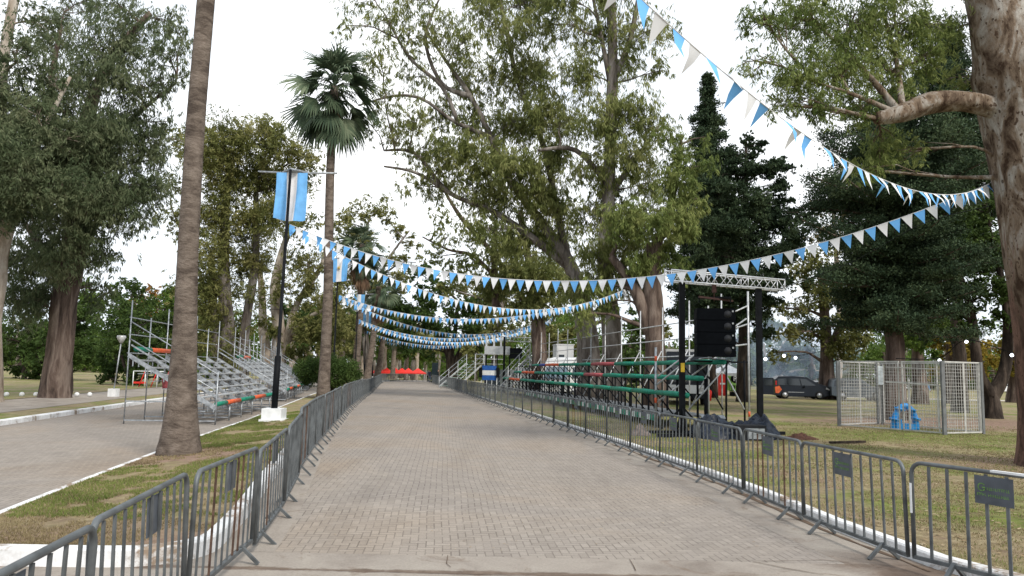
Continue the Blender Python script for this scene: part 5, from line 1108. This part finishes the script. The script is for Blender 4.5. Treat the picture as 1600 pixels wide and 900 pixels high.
# left trees
tree('gum_tree', 'pale barked gum tree cut by the left edge of the photo', 34,
     [[(-20, 640, .62), (-18, 560, .50), (-14, 480, .46), (-4, 400, .42), (18, 310, .38), (0, 200, .3), (5, 100, .22), (22, 0, .2), (40, -100, .12)], [(18, 310, .2), (70, 200, .12), (110, 120, .07)]],
     [(35, 250, 60), (20, 180, 50), (45, 320, 45), (30, 280, 50, -3), (10, 230, 50, -3), (5, 330, 40, -2), (60, 180, 50, -2, 1.5), (110, 215, 45), (20, 80, 45, None, 1.2), (75, 120, 45, None, 1.3), (-20, 130, 50), (-20, 300, 50), (100, 290, 45), (60, 30, 40, None, 1.0), (-30, 220, 60)],
     EUCD, BK_PALE, cov=2.2, droop=.5, lpx=(4.5, 1.3), ck=18)
tree('gum_tree', 'large brown trunked gum tree on the left lawn', 39,
     [[(85, 622, .78), (92, 560, .66), (100, 480, .62), (118, 380, .62), (128, 300, .52), (130, 220, .42), (150, 140, .3), (190, 70, .22), (235, 20, .14)], [(124, 330, .3), (90, 230, .22), (80, 140, .15), (95, 40, .1)], [(110, 450, .28), (75, 400, .2), (40, 350, .12)], [(130, 250, .25), (180, 210, .16), (230, 165, .1), (275, 130, .05)]],
     [(150, 250, 60), (110, 180, 50, None, 1.3), (190, 200, 50, None, 1.5), (215, 130, 50, None, 1.0), (150, 70, 55, None, 1.0), (215, 50, 50, None, .9), (265, 85, 38, None, .9), (255, 30, 35, None, .9), (285, 60, 24, None, .7), (250, 130, 34, None, .8), (230, 210, 34, None, 1.3), (285, 120, 20, None, .6), (235, 250, 40, None, 1.6), (90, 60, 45, None, 1.3), (200, 290, 45), (130, 300, 55, -3), (120, 240, 55, -3), (160, 210, 45, -3), (180, 320, 40, -2), (130, 380, 34, -2), (95, 410, 38, -2), (170, 120, 45, -2, 1.2), (200, 80, 40, -1, 1.2), (110, 130, 50, -2, 1.3), (235, 290, 30), (150, 320, 50), (90, 350, 50), (45, 400, 50), (60, 450, 45, None, 1.8), (30, 470, 40, None, 1.6), (140, 390, 32, 1, 1.0), (165, 400, 32, None, 1.0), (215, 340, 30, None, 1.1), (90, 270, 55), (260, 190, 28, None, .8), (150, 455, 30, 2, 1.2), (180, 10, 45, None, .9), (120, 5, 40, None, .9)],
     EUCD, BK_BROWN, cov=2.2, droop=.7, lpx=(5.5, 1.1), ck=24, jit=.26, limb=.7, sig=.21)
for k, (Y, tr, bl, lf, lab) in enumerate([
    (62, [[(205, 600, .25), (208, 560, .2), (215, 500, .15)], [(205, 595, .15), (225, 540, .1)], [(203, 598, .15), (188, 550, .1)]], [(190, 510, 45), (225, 500, 40), (240, 545, 36), (180, 560, 36), (205, 460, 32, None, 1.3), (215, 585, 24), (250, 590, 22), (170, 590, 20)], DARK, 'dark spreading tree behind the park lamp on the left'),
    (75, [[(36, 610, .25), (40, 560, .2), (45, 500, .15)], [(60, 605, .2), (58, 550, .15)]], [(20, 530, 45), (60, 520, 45), (100, 530, 40), (10, 570, 30), (50, 575, 26), (95, 575, 25), (130, 500, 35), (140, 550, 30)], DARK, 'dark tree row behind the big brown trunk on the left'),
    (95, [[(262, 600, .25), (262, 540, .2), (262, 500, .15)]], [(250, 480, 38), (275, 490, 34), (290, 540, 34), (255, 545, 34), (310, 500, 30), (270, 585, 26), (300, 590, 24)], MIDG, 'mid green tree behind the top of the near bleachers'),
    (98, [[(30, 606, .3), (30, 560, .2)]], [(150, 470, 36), (175, 455, 20), (120, 440, 25)], MIDG, 'green tree mass behind the dark left trees'),
    (120, [[(225, 600, .3), (225, 540, .2)]], [(215, 480, 24, None, 1.2), (238, 470, 22, None, 1.1), (262, 462, 18, None, .9)], ORNG, 'orange autumn tree showing above the near bleachers')]):
    tree('park_tree', lab, Y, tr, bl, lf, BK_DARK, cov=2.2, droop=.2, lpx=(3.2, 1.8), ck=14, group='background trees left of the road')
tree('gum_tree', 'olive crowned gum tree with clustered dark trunks right behind the palm trunk', 64,
     [[(352, 600, .7), (356, 520, .55), (350, 430, .45), (352, 340, .35), (360, 260, .2)], [(372, 600, .5), (385, 500, .4), (400, 400, .3), (400, 300, .18)], [(345, 600, .5), (335, 500, .35), (330, 400, .25)], [(340, 500, .2), (300, 400, .14), (270, 330, .08)]],
     [(350, 225, 42), (390, 215, 38), (430, 225, 40), (320, 240, 36), (360, 280, 45), (410, 275, 42), (450, 280, 38), (285, 225, 28, None, 1.0), (262, 215, 24, None, .8), (270, 290, 26, None, .8), (265, 340, 26, None, 1.0), (285, 370, 20, None, .8), (330, 330, 42), (380, 345, 42), (430, 340, 40), (340, 395, 38), (395, 400, 36), (350, 450, 36), (330, 500, 34), (370, 520, 30), (400, 460, 26, None, 1.2), (350, 560, 28, None, 1.4), (310, 455, 30), (305, 540, 26), (475, 240, 26, None, 1.4), (495, 255, 18, None, 1)],
     OLV, BK_GREY, cov=2.5, droop=.35, lpx=(4.0, 1.1), ck=24, sig=.24)
tree('gum_tree', 'gum tree with twisting pale trunks behind the nearest flag lamp', 74,
     [[(432, 600, .9), (436, 520, .6), (430, 450, .5), (445, 380, .3), (470, 320, .2)], [(425, 600, .5), (412, 520, .45), (408, 440, .3), (395, 380, .2)], [(440, 560, .35), (462, 480, .3), (500, 420, .2), (510, 380, .12)], [(440, 545, .35), (475, 500, .2), (520, 480, .12)]],
     [(470, 350, 35, None, 1.3), (480, 410, 40, None, 1.4), (450, 450, 32, None, 1.2), (500, 460, 36, None, 1.5), (480, 510, 36), (520, 520, 32), (440, 520, 22, None, .9), (535, 470, 30, None, 1.5), (460, 555, 26), (500, 560, 30), (415, 500, 20, None, .8)],
     OLV, BK_PALE, cov=2.3, droop=.35, lpx=(4.0, 1.2), ck=14)
tree('gum_tree', 'pale olive gum tree far behind the second flag lamp', 115, [[(575, 600, .6), (570, 520, .5), (565, 430, .4), (575, 350, .2)], [(570, 470, .3), (610, 400, .2), (640, 360, .1)]],
     [(555, 330, 28, None, 1.3), (590, 325, 26, None, 1.2), (610, 360, 26, None, 1.0), (545, 375, 28, None, 1.4), (580, 385, 28, None, 1.5), (620, 400, 24, None, 1.2), (545, 430, 30), (590, 440, 30), (640, 380, 20, None, .7), (525, 345, 22, None, 1.1), (560, 490, 30), (600, 500, 30), (540, 540, 28), (630, 440, 28, None, 1.4), (650, 410, 20, None, .9)], OLV, BK_GREY, cov=2.2, droop=.3, lpx=(3.6, 1.1), ck=12)
for k, (px, Y) in enumerate(((478, 100), (497, 108), (532, 105), (548, 120), (566, 135), (455, 92), (520, 92), (600, 150), (618, 160), (650, 165), (664, 172))):
    tree('gum_tree', 'slender pale trunked gum tree in the row left of the road', Y, [[(px, 598, .42), (px + 3, 520, .34), (px + 12 * math.sin(k * 2), 440 + Y * .4, .2)], [(px + 3, 540, .2), (px - 14 * math.cos(k * 3), 470 + Y * .3, .12)]],
         [(px - 12, 440 + Y * .45, 24), (px + 12, 455 + Y * .45, 24), (px, 480 + Y * .35, 26), (px - 14, 500 + Y * .25, 22, None, 1.5), (px + 14, 520 + Y * .15, 20, None, 1.3)], (OLV, MIDG, DARK)[k % 3], BK_PALE, cov=2.3, droop=.35, lpx=(3.6, 1.3), ck=10, group='slender gum trees far left of the road')
# centre: dark spreading tree over the end of the road
tree('park_tree', 'dark green spreading tree with forked trunk over the right end of the road', 106, [[(706, 598, .9), (704, 560, .7), (690, 530, .5), (670, 505, .3)], [(706, 575, .5), (725, 540, .4), (745, 510, .25)], [(704, 560, .4), (712, 510, .3), (715, 470, .2)]],
     [(640, 475, 30), (680, 460, 34), (620, 490, 26), (650, 510, 32), (690, 500, 34), (725, 480, 34), (760, 470, 30), (720, 520, 26), (755, 510, 30), (640, 535, 20, None, 1.4), (665, 545, 18, None, 1.2), (600, 470, 22, None, 1.5), (610, 510, 20), (775, 500, 26), (740, 545, 22), (660, 430, 24, None, 1.3)], DARK, BK_DARK, cov=2.3, droop=.1, lpx=(3, 1.8), ck=14)
tree('park_tree', 'yellowing tree behind the white booth', 88, [[(770, 598, .4), (775, 540, .3), (785, 480, .2)]], [(760, 480, 26), (790, 470, 30), (800, 505, 28), (770, 515, 26), (740, 540, 22, None, 1.5), (775, 545, 24), (745, 565, 20), (815, 480, 26), (700, 450, 22, None, 1.2), (730, 440, 26, None, 1.2), (765, 440, 28, None, 1.3)], OLV, BK_GREY, cov=1.9, droop=.2, lpx=(3, 1.7), ck=12)
tree('park_tree', 'pale yellow green tree seen between the grey trunks behind the right bleachers', 98, [[(862, 598, .4), (864, 540, .3)]], [(850, 530, 26), (875, 520, 26), (868, 555, 24), (890, 545, 22), (845, 570, 18), (1050, 560, 22), (1035, 520, 20, None, 1.2), (960, 570, 24)], OLV, BK_DARK, cov=2.0, droop=.1, lpx=(3, 1.8), ck=12)
# the giant gum group in the centre
tree('gum_tree', 'tallest gum tree in the centre right with a pale straight leader', 44,
     [[(957, 640, .74), (957, 570, .62), (955, 500, .56), (945, 420, .45), (950, 330, .40), (953, 240, .36), (956, 150, .34), (957, 60, .3), (950, -60, .22)], [(957, 130, .22), (985, 60, .16), (1000, -20, .1)], [(956, 140, .2), (940, 60, .12), (925, -10, .08)], [(952, 290, .2), (900, 235, .14), (840, 235, .08)], [(955, 300, .2), (1000, 240, .14), (1030, 195, .07)]],
     [(960, 40, 40, None, 1.2), (1010, 50, 38, None, 1.1), (910, 50, 42, None, 1.5), (980, 100, 36, None, 1.2), (1035, 110, 24, None, .9), (900, 120, 42), (990, 170, 42), (940, 190, 40), (880, 190, 40), (1020, 200, 34, None, 1.4), (985, 240, 42), (930, 260, 38), (1010, 285, 38), (960, 310, 34, None, 1.4), (1030, 330, 34, None, 1.2), (920, 330, 40), (970, 370, 38), (1000, 400, 34), (930, 400, 36), (960, 440, 34), (910, 450, 34), (990, 440, 30), (1045, 370, 26, None, 1), (850, 40, 40, None, 1.4), (1040, 40, 26, None, .8), (880, -10, 40), (960, -20, 40)],
     EUC, BK_GREY, cov=1.9, droop=.75, lpx=(6.0, 1.05), ck=24, limb=.6, sig=.2)
tree('gum_tree', 'wide spreading gum tree whose long limbs reach up left over the road', 47,
     [[(920, 640, .85), (920, 560, .72), (912, 480, .6), (893, 420, .45), (862, 370, .34), (825, 320, .27), (790, 270, .22), (765, 210, .18), (735, 150, .15), (700, 100, .11), (660, 40, .06)],
      [(893, 420, .30), (830, 370, .22), (770, 330, .17), (700, 300, .14), (650, 240, .11), (600, 235, .06)], [(770, 215, .15), (710, 190, .12), (660, 155, .10), (615, 150, .08), (560, 165, .05)], [(735, 150, .18), (690, 130, .13), (665, 60, .1), (690, -10, .05)], [(898, 450, .30), (870, 330, .22), (850, 230, .18), (810, 130, .14), (790, 40, .14), (770, -40, .08)], [(700, 300, .14), (650, 270, .1), (600, 260, .06)], [(715, 190, .14), (690, 135, .12), (640, 90, .09), (600, 20, .05)]],
     [(600, 30, 40, None, .8), (640, 60, 38, None, .9), (590, 90, 36, None, .8), (680, 40, 40, None, 1.0), (720, 70, 42, None, 1.2), (760, 30, 42, None, 1.4), (800, 60, 42, None, 1.5), (830, 120, 42), (780, 120, 42, None, 1.5), (730, 130, 38, None, 1.3), (655, 120, 36, None, .9), (600, 150, 34, None, .7), (640, 180, 36, None, .9), (690, 180, 38, None, 1.2), (740, 190, 40, None, 1.5), (800, 190, 42), (850, 180, 38), (620, 215, 34, None, .9), (660, 230, 36, None, 1.1), (710, 240, 40), (760, 250, 42), (810, 260, 42), (860, 250, 38), (680, 280, 34, None, 1.2), (730, 300, 38, None, 1.5), (780, 310, 40), (830, 310, 40), (870, 310, 36), (640, 285, 26, None, .7), (760, 360, 34, None, 1.4), (810, 370, 38), (860, 370, 38), (540, 40, 26, None, .5), (560, 120, 26, None, .5), (575, 190, 26, None, .6), (560, -10, 36, None, .7), (650, -10, 40, None, 1), (760, -20, 45), (830, 0, 40)],
     EUC, BK_GREY, cov=2.5, droop=.7, lpx=(6.0, 1.05), ck=24, limb=.6, sig=.2)
tree('gum_tree', 'brown gum tree with leaning bare limbs behind the booth', 60,
     [[(845, 615, .75), (842, 540, .6), (838, 470, .45), (825, 400, .3), (812, 330, .25)], [(838, 500, .32), (800, 440, .24), (765, 390, .19), (720, 340, .16), (690, 290, .08)], [(775, 480, .3), (772, 410, .25), (775, 350, .16)], [(780, 440, .2), (740, 400, .14), (700, 390, .09), (660, 370, .05)]],
     [(840, 430, 38), (800, 420, 36), (860, 470, 34), (820, 470, 34), (780, 450, 30), (740, 410, 30, None, 1.0), (700, 370, 28, None, .7), (690, 400, 26, None, .7), (750, 360, 30, None, 1), (790, 390, 32), (760, 440, 26, None, 1.2), (870, 430, 34), (720, 430, 24, None, .9), (690, 340, 24, None, .6)],
     EUC, BK_BROWN, cov=2.5, droop=.6, lpx=(3.6, 1.4), ck=20, limb=.7, sig=.2)
tree('gum_tree', 'thick brown gum tree with a broken forked trunk, bunting tied to it', 41,
     [[(1024, 640, .64), (1024, 560, .56), (1022, 500, .54), (1020, 440, .48), (1022, 380, .40)], [(1018, 520, .42), (998, 465, .34), (978, 430, .26), (955, 400, .18)], [(1020, 400, .3), (1045, 330, .2), (1060, 260, .12), (1065, 210, .06)]],
     [(1062, 235, 34, None, 1.5), (1090, 260, 28, None, 1.3), (1055, 290, 36), (1090, 310, 28, None, 1.4), (1035, 340, 34), (1070, 350, 30), (1040, 400, 32), (1065, 420, 22, None, 1.3), (1000, 350, 34), (970, 340, 34), (1000, 410, 28), (1040, 215, 26, None, 1), (1100, 215, 16, None, .8), (930, 440, 26), (950, 470, 28, None, 1.5), (905, 490, 26, None, 1.5)],
     EUCL, BK_BROWN, cov=2.5, droop=.7, lpx=(5.5, 1.05), ck=18, jit=.2)
# conifers
conifer('cypress_tree', 'tall thin dark conifer, its spike left of the wide conifer', 62, (1112, 625), (1106, 118), [(0, 3), (.3, 3.6), (.55, 2.9), (.72, 2.1), (.85, 1.3), (.95, .75), (1, .15)], .42, tiers=58, seed=21, cov=.9, upturn=.3, start=.22)
tree('cypress_tree', 'wide dark conifer with upturned branch tips behind the speaker tower', 54, [[(1160, 640, .5), (1162, 560, .42), (1163, 460, .34), (1165, 360, .25), (1165, 270, .14), (1166, 215, .05)]],
     [(1166, 222, 15), (1150, 243, 19), (1178, 240, 19), (1190, 226, 12), (1196, 262, 24), (1219, 256, 17), (1236, 264, 11, None, 2), (1212, 286, 23), (1160, 272, 32), (1130, 272, 24), (1118, 302, 32), (1163, 312, 40), (1200, 322, 29), (1230, 312, 15), (1182, 350, 40), (1130, 350, 40), (1098, 345, 32), (1222, 350, 27), (1248, 332, 16), (1264, 344, 16), (1240, 368, 24), (1272, 352, 10), (1150, 400, 45), (1100, 400, 37), (1198, 400, 37), (1236, 398, 24), (1082, 375, 27), (1078, 430, 32), (1180, 440, 37), (1128, 450, 37), (1212, 440, 29), (1100, 485, 29), (1160, 490, 32), (1200, 482, 27), (1090, 520, 21), (1185, 520, 21)],
     CONI, BK_DARK, cov=3.2, droop=-.35, lpx=(3.2, 1.5), ck=26, sig=.2, limb=.5)
conifer('cedar_tree', 'broad dark cedar with a brown trunk right behind the wire cage', 35, (1394, 655), (1405, 140), [(0, 2), (.2, 3.0), (.45, 4.0), (.7, 3.7), (.85, 2.8), (1, 1.0)], .52, tiers=34, seed=23, cov=1.0, upturn=.12, bark=BK_BROWN, start=.26)
conifer('cedar_tree', 'dark cedar rising behind the stub branch of the big gum tree', 44, (1500, 640), (1480, 40), [(0, 2), (.3, 3.6), (.55, 3.6), (.8, 2.6), (1, .6)], .4, tiers=30, seed=24, cov=1.1, upturn=.1, start=.35)
tree('park_tree', 'olive leaved tree with a rough trunk left of the wire cage', 64, [[(1293, 624, .75), (1292, 580, .55), (1290, 520, .45), (1285, 460, .35), (1280, 410, .2)], [(1293, 560, .35), (1312, 510, .28), (1335, 465, .18)]],
     [(1285, 410, 34, None, 1.5), (1310, 430, 32, None, 1.4), (1255, 430, 30, None, 1.2), (1340, 460, 28, None, 1.3), (1275, 460, 32), (1240, 480, 28, None, 1.4), (1320, 490, 30), (1265, 510, 28, None, 1.5), (1300, 530, 26), (1225, 520, 26, None, 1.4), (1210, 480, 22, None, 1.2), (1335, 530, 28), (1320, 560, 24, None, 1.5), (1215, 550, 20, None, 1.1), (1350, 500, 26)], OLV, BK_BROWN, cov=2.4, droop=.3, lpx=(3.4, 1.5), ck=14)
tree('gum_tree', 'pale autumn crown rising behind the olive tree in the gap of sky', 110, [[(1310, 610, .5), (1312, 500, .4), (1305, 380, .3), (1300, 300, .15)]], [(1295, 290, 24, None, 1), (1320, 300, 24, None, 1.1), (1280, 325, 20, None, .9), (1310, 340, 28, None, 1.2), (1340, 330, 26, None, 1.1), (1290, 370, 26, None, 1.1), (1330, 380, 28, None, 1.3), (1355, 280, 26, None, 1), (1345, 420, 26, None, 1.2)], PALE, BK_PALE, cov=1.3, droop=.3, lpx=(2.8, 1.4), ck=12)
tree('forked_tree', 'dark tree with a V forked trunk on the lawn right of the wire cage', 38, [[(1550, 655, .52), (1548, 620, .36), (1530, 585, .28), (1524, 540, .22), (1518, 490, .18), (1500, 430, .12)], [(1548, 622, .36), (1566, 590, .3), (1574, 545, .26), (1572, 480, .2), (1560, 410, .13)]],
     [(1480, 380, 40), (1530, 370, 42), (1570, 390, 40), (1450, 430, 36), (1500, 440, 42), (1550, 450, 40), (1590, 450, 36), (1470, 485, 32), (1520, 490, 30), (1560, 500, 26, None, 1.5), (1440, 470, 26), (1450, 350, 34), (1540, 320, 36), (1500, 330, 38), (1580, 330, 34), (1430, 390, 32), (1600, 520, 24), (1490, 515, 20, None, 1.3)], DARK, BK_DARK, cov=2.0, droop=.15, lpx=(3.8, 1.9), ck=18)
for k, (px, Y, bl, lf, lab) in enumerate([
    (1437, 57, [(1430, 490, 34), (1460, 500, 30), (1415, 530, 28), (1445, 540, 24, None, 1.6)], MIDG, 'park tree whose brown trunk shows through the middle of the wire cage'),
    (1489, 60, [(1490, 520, 30), (1515, 545, 26), (1470, 540, 22, None, 1.5)], YELL, 'yellow leaved tree whose trunk shows through the right part of the wire cage'),
    (1585, 66, [(1540, 545, 28), (1580, 540, 30), (1600, 575, 22), (1560, 580, 20), (1525, 575, 20)], YELL, 'yellow leaved tree behind the forked trunk at the right')]):
    tree('park_tree', lab, Y, [[(px, 632 - (Y - 57), .7), (px, 600, .5), (px - 3, 560, .4), (px - 6, 510, .2)]], bl, lf, BK_BROWN, cov=1.9, droop=.2, lpx=(3.2, 1.8), ck=12)
for k, (px, Y, bl, lf, bk, lab) in enumerate([
    (1218, 105, [(1205, 565, 18), (1235, 545, 24), (1260, 560, 22), (1225, 580, 18), (1255, 590, 16), (1285, 580, 16), (1200, 590, 14), (1240, 515, 20)], BLUG, BK_PALE, 'bluish green tree veiled by smoke behind the dark van'),
    (1266, 100, [(1275, 590, 14, None, 1), (1262, 575, 12, None, .6)], BLUG, BK_DARK, 'thin bare branched tree behind the dark van'),
    (1380, 120, [(1340, 570, 24), (1370, 560, 26), (1400, 570, 24), (1430, 575, 22), (1350, 595, 14), (1385, 595, 14), (1420, 598, 12)], MIDG, BK_DARK, 'green tree belt behind the wire cage'),
    (1080, 95, [(1060, 560, 26), (1090, 545, 26), (1130, 545, 24), (1165, 550, 24), (1185, 575, 20), (1070, 595, 18), (1180, 530, 24), (1200, 510, 24)], MIDG, BK_DARK, 'green tree belt behind the speaker tower'),
    (975, 92, [(930, 560, 24), (985, 555, 26), (1000, 525, 26), (990, 580, 20), (900, 585, 18), (945, 590, 18), (990, 500, 24), (985, 605, 16), (930, 605, 14), (1005, 590, 18), (1040, 600, 16), (890, 605, 12)], DARK, BK_DARK, 'dark green tree belt between the big trunks'),
    (1480, 130, [(1470, 585, 18), (1500, 580, 18), (1440, 590, 14), (1530, 590, 16), (1565, 592, 14), (1595, 590, 16)], YELL, BK_DARK, 'low yellow green tree belt at the far right')]):
    tree('park_tree', lab, Y, [[(px, 605, .4), (px + 2, 580, .3), (px, 550, .2)]], bl, lf, bk, cov=2.3, droop=.1, lpx=(2.8, 1.9), ck=10, group='far trees right of the road')
# dense far woodland, one mass
cc = []; rr = np.random.default_rng(77)
for k in range(2100):
    a = rr.uniform(-270, 200); y = rr.uniform(195, 260) if not (-70 < a < -25) else rr.uniform(275, 330)
    if a > 20 and a < 60 and k % 2: continue
    hgt = 15 * (.55 + .45 * math.sin(a * .09) * math.sin(a * .031 + 1)) + 5; z = hgt * rr.uniform(0, 1) ** .8; cc.append(np.array((a, y, z - 1)) + rr.normal(size=(90, 3)) * np.array([1.5, 1.2, 1.0]))
npm = npmesh('far_woodland', leafquads(np.concatenate(cc), 1.1, .55, 0, rr), 4, MIDG); tag(npm, 'far woodland closing the horizon behind the park', 'woodland', None, 'stuff')
m = MB(); rb = random.Random(8)
for k in range(120): a = rb.uniform(-140, 150); y = rb.uniform(190, 240); m.tube([(a, y, -1.2), (a + rb.uniform(-1, 1), y, 10)], [.5, .25], 5)
tag(m.build('far_tree_trunks', BK_GREY), 'trunks of the far woodland', 'woodland', None, 'stuff')

# ------------------------------------------------------------------ grass and litter
def grass(name, n, xs, z, m_, seed, h=.05, keep=None, bare=None):
    r = np.random.default_rng(seed); ys = r.uniform(*xs[2:], n) if True else 0
    y = xs[2] + (xs[3] - xs[2]) * r.uniform(0, 1, n) ** 1.5; x = np.empty(n)
    for i in range(n): a, b_ = xs[0](y[i]), xs[1](y[i]); x[i] = a + (b_ - a) * r.random()
    zz = np.array([hg(a, b_) for a, b_ in zip(x, y)]) + z; c = np.stack([x, y, zz], 1); 
    nz_ = np.array([noise.noise(Vector((a * .9, b_ * .9, 4))) + .6 * noise.noise(Vector((a * 3, b_ * 3, 7))) for a, b_ in zip(x, y)]); k = nz_ > (-.12 if keep is None else keep)
    if bare: k &= np.array([not bare(a, b_, q) for a, b_, q in zip(x, y, nz_)])
    c = c[k]; n = len(c)
    d = r.normal(size=(n, 3)) * .45; d[:, 2] = 1; s = r.normal(size=(n, 3)); s[:, 2] = 0; s /= np.linalg.norm(s, axis=1)[:, None]; hh = h * r.uniform(.4, 1.3, n)[:, None]; w_ = .0025 + .0004 * c[:, 1:2]
    V = np.empty((n, 3, 3)); V[:, 0] = c - s * w_; V[:, 1] = c + s * w_; V[:, 2] = c + d * hh; o = npmesh(name, V.reshape(-1, 3), 3, m_); return tag(o, None, None, None, 'stuff')
GR = leafmat('grass_blades', ((.09, .13, .03), (.17, .22, .055), (.28, .29, .10))); GD = leafmat('dry_grass_blades', ((.15, .115, .065), (.28, .225, .125), (.45, .38, .23)))
grass('grass', 30000, (lambda y: KRo(y) + .25, lambda y: KRo(y) + 3 + y * .62, 3.2, 32), LZ, GR, 1, .035)
grass('dry_grass', 130000, (lambda y: KRo(y) + .25, lambda y: KRo(y) + 3 + y * .62, 3.2, 30), LZ, GD, 2, .03, -.3)
grass('median_grass', 110000, (lambda y: MLo(y) + .15, lambda y: KLo(y) - .2, 7.8, 30), LZ + .02, GR, 3, .035, -.1, lambda a, b_, q: b_ + q * 1.2 < 9.3 or ((a + 6.4) / 1.9) ** 2 + ((b_ - 15.3) / 1.5) ** 2 + q < .9)
grass('dry_median_grass', 60000, (lambda y: MLo(y) + .15, lambda y: KLo(y) - .2, 7.8, 26), LZ + .02, GD, 13, .03, -.2)
r = np.random.default_rng(9); n = 9000; y = 3 + 32 * r.uniform(0, 1, n) ** 1.3; x = np.array([KRo(v) + .2 for v in y]) + r.uniform(0, 1, n) * (3 + y * .65)
c = np.stack([x, y, np.full(n, LZ + .02)], 1); V = leafquads(c, .12, .034, 0, r); V[:, 2] = LZ + .012 + (V[:, 2] - LZ) * .15
LEAFL = leafmat('fallen_leaf_litter', ((.12, .07, .04), (.3, .22, .13), (.5, .42, .3)), .05); tag(npmesh('fallen_leaves', V, 4, LEAFL), None, None, None, 'stuff')
n = 420; y = 8.6 + 40 * r.uniform(0, 1, n) ** 1.6; x = np.array([FLo(v) + .4 + r.random() * (FRo(v) - FLo(v) - .8) for v in y]); c = np.stack([x, y, np.array([hg(a, b_) for a, b_ in zip(x, y)]) + .012], 1); V = leafquads(c, .05, .022, 0, r); V[:, 2] = np.repeat(c[:, 2], 4) + np.tile([0, .002, .001, .004], n)
tag(npmesh('road_litter', V, 4, LEAFL), None, None, None, 'stuff')
# smoke drifting behind the van
mb = MB(); mb.sphere((0, 0, 0), 1, 20, 12, 0, (8.5, 5, 5.0)); q = P(1222, 548, 84); o = mb.build('smoke', [], None, (q.x, 84, 5.0)); m_ = bpy.data.materials.new('smoke_volume'); m_.use_nodes = True; n_ = m_.node_tree; n_.nodes.clear()
ou = n_.nodes.new('ShaderNodeOutputMaterial'); pv = n_.nodes.new('ShaderNodeVolumePrincipled'); pv.inputs['Color'].default_value = (.62, .76, .95, 1); n_.links.new(pv.outputs[0], ou.inputs['Volume'])
tcn = n_.nodes.new('ShaderNodeTexCoord'); ns = n_.nodes.new('ShaderNodeTexNoise'); ns.inputs['Scale'].default_value = .35; ns.inputs['Detail'].default_value = 3; rm = n_.nodes.new('ShaderNodeMapRange'); rm.inputs[1].default_value = .42; rm.inputs[2].default_value = .7; rm.inputs[3].default_value = 0.008; rm.inputs[4].default_value = .16
n_.links.new(tcn.outputs['Object'], ns.inputs[0]); n_.links.new(ns.outputs['Fac'], rm.inputs[0]); n_.links.new(rm.outputs[0], pv.inputs['Density']); o.data.materials.append(m_); tag(o, 'thin bluish smoke drifting behind the dark van', 'smoke', None, 'stuff'); C.cycles.volume_step_rate = 4
for o in [q for q in COL.objects if q.type == 'MESH' and not q.parent and q.get('kind') is None and not q.get('label')]: print('NOLABEL', o.name)
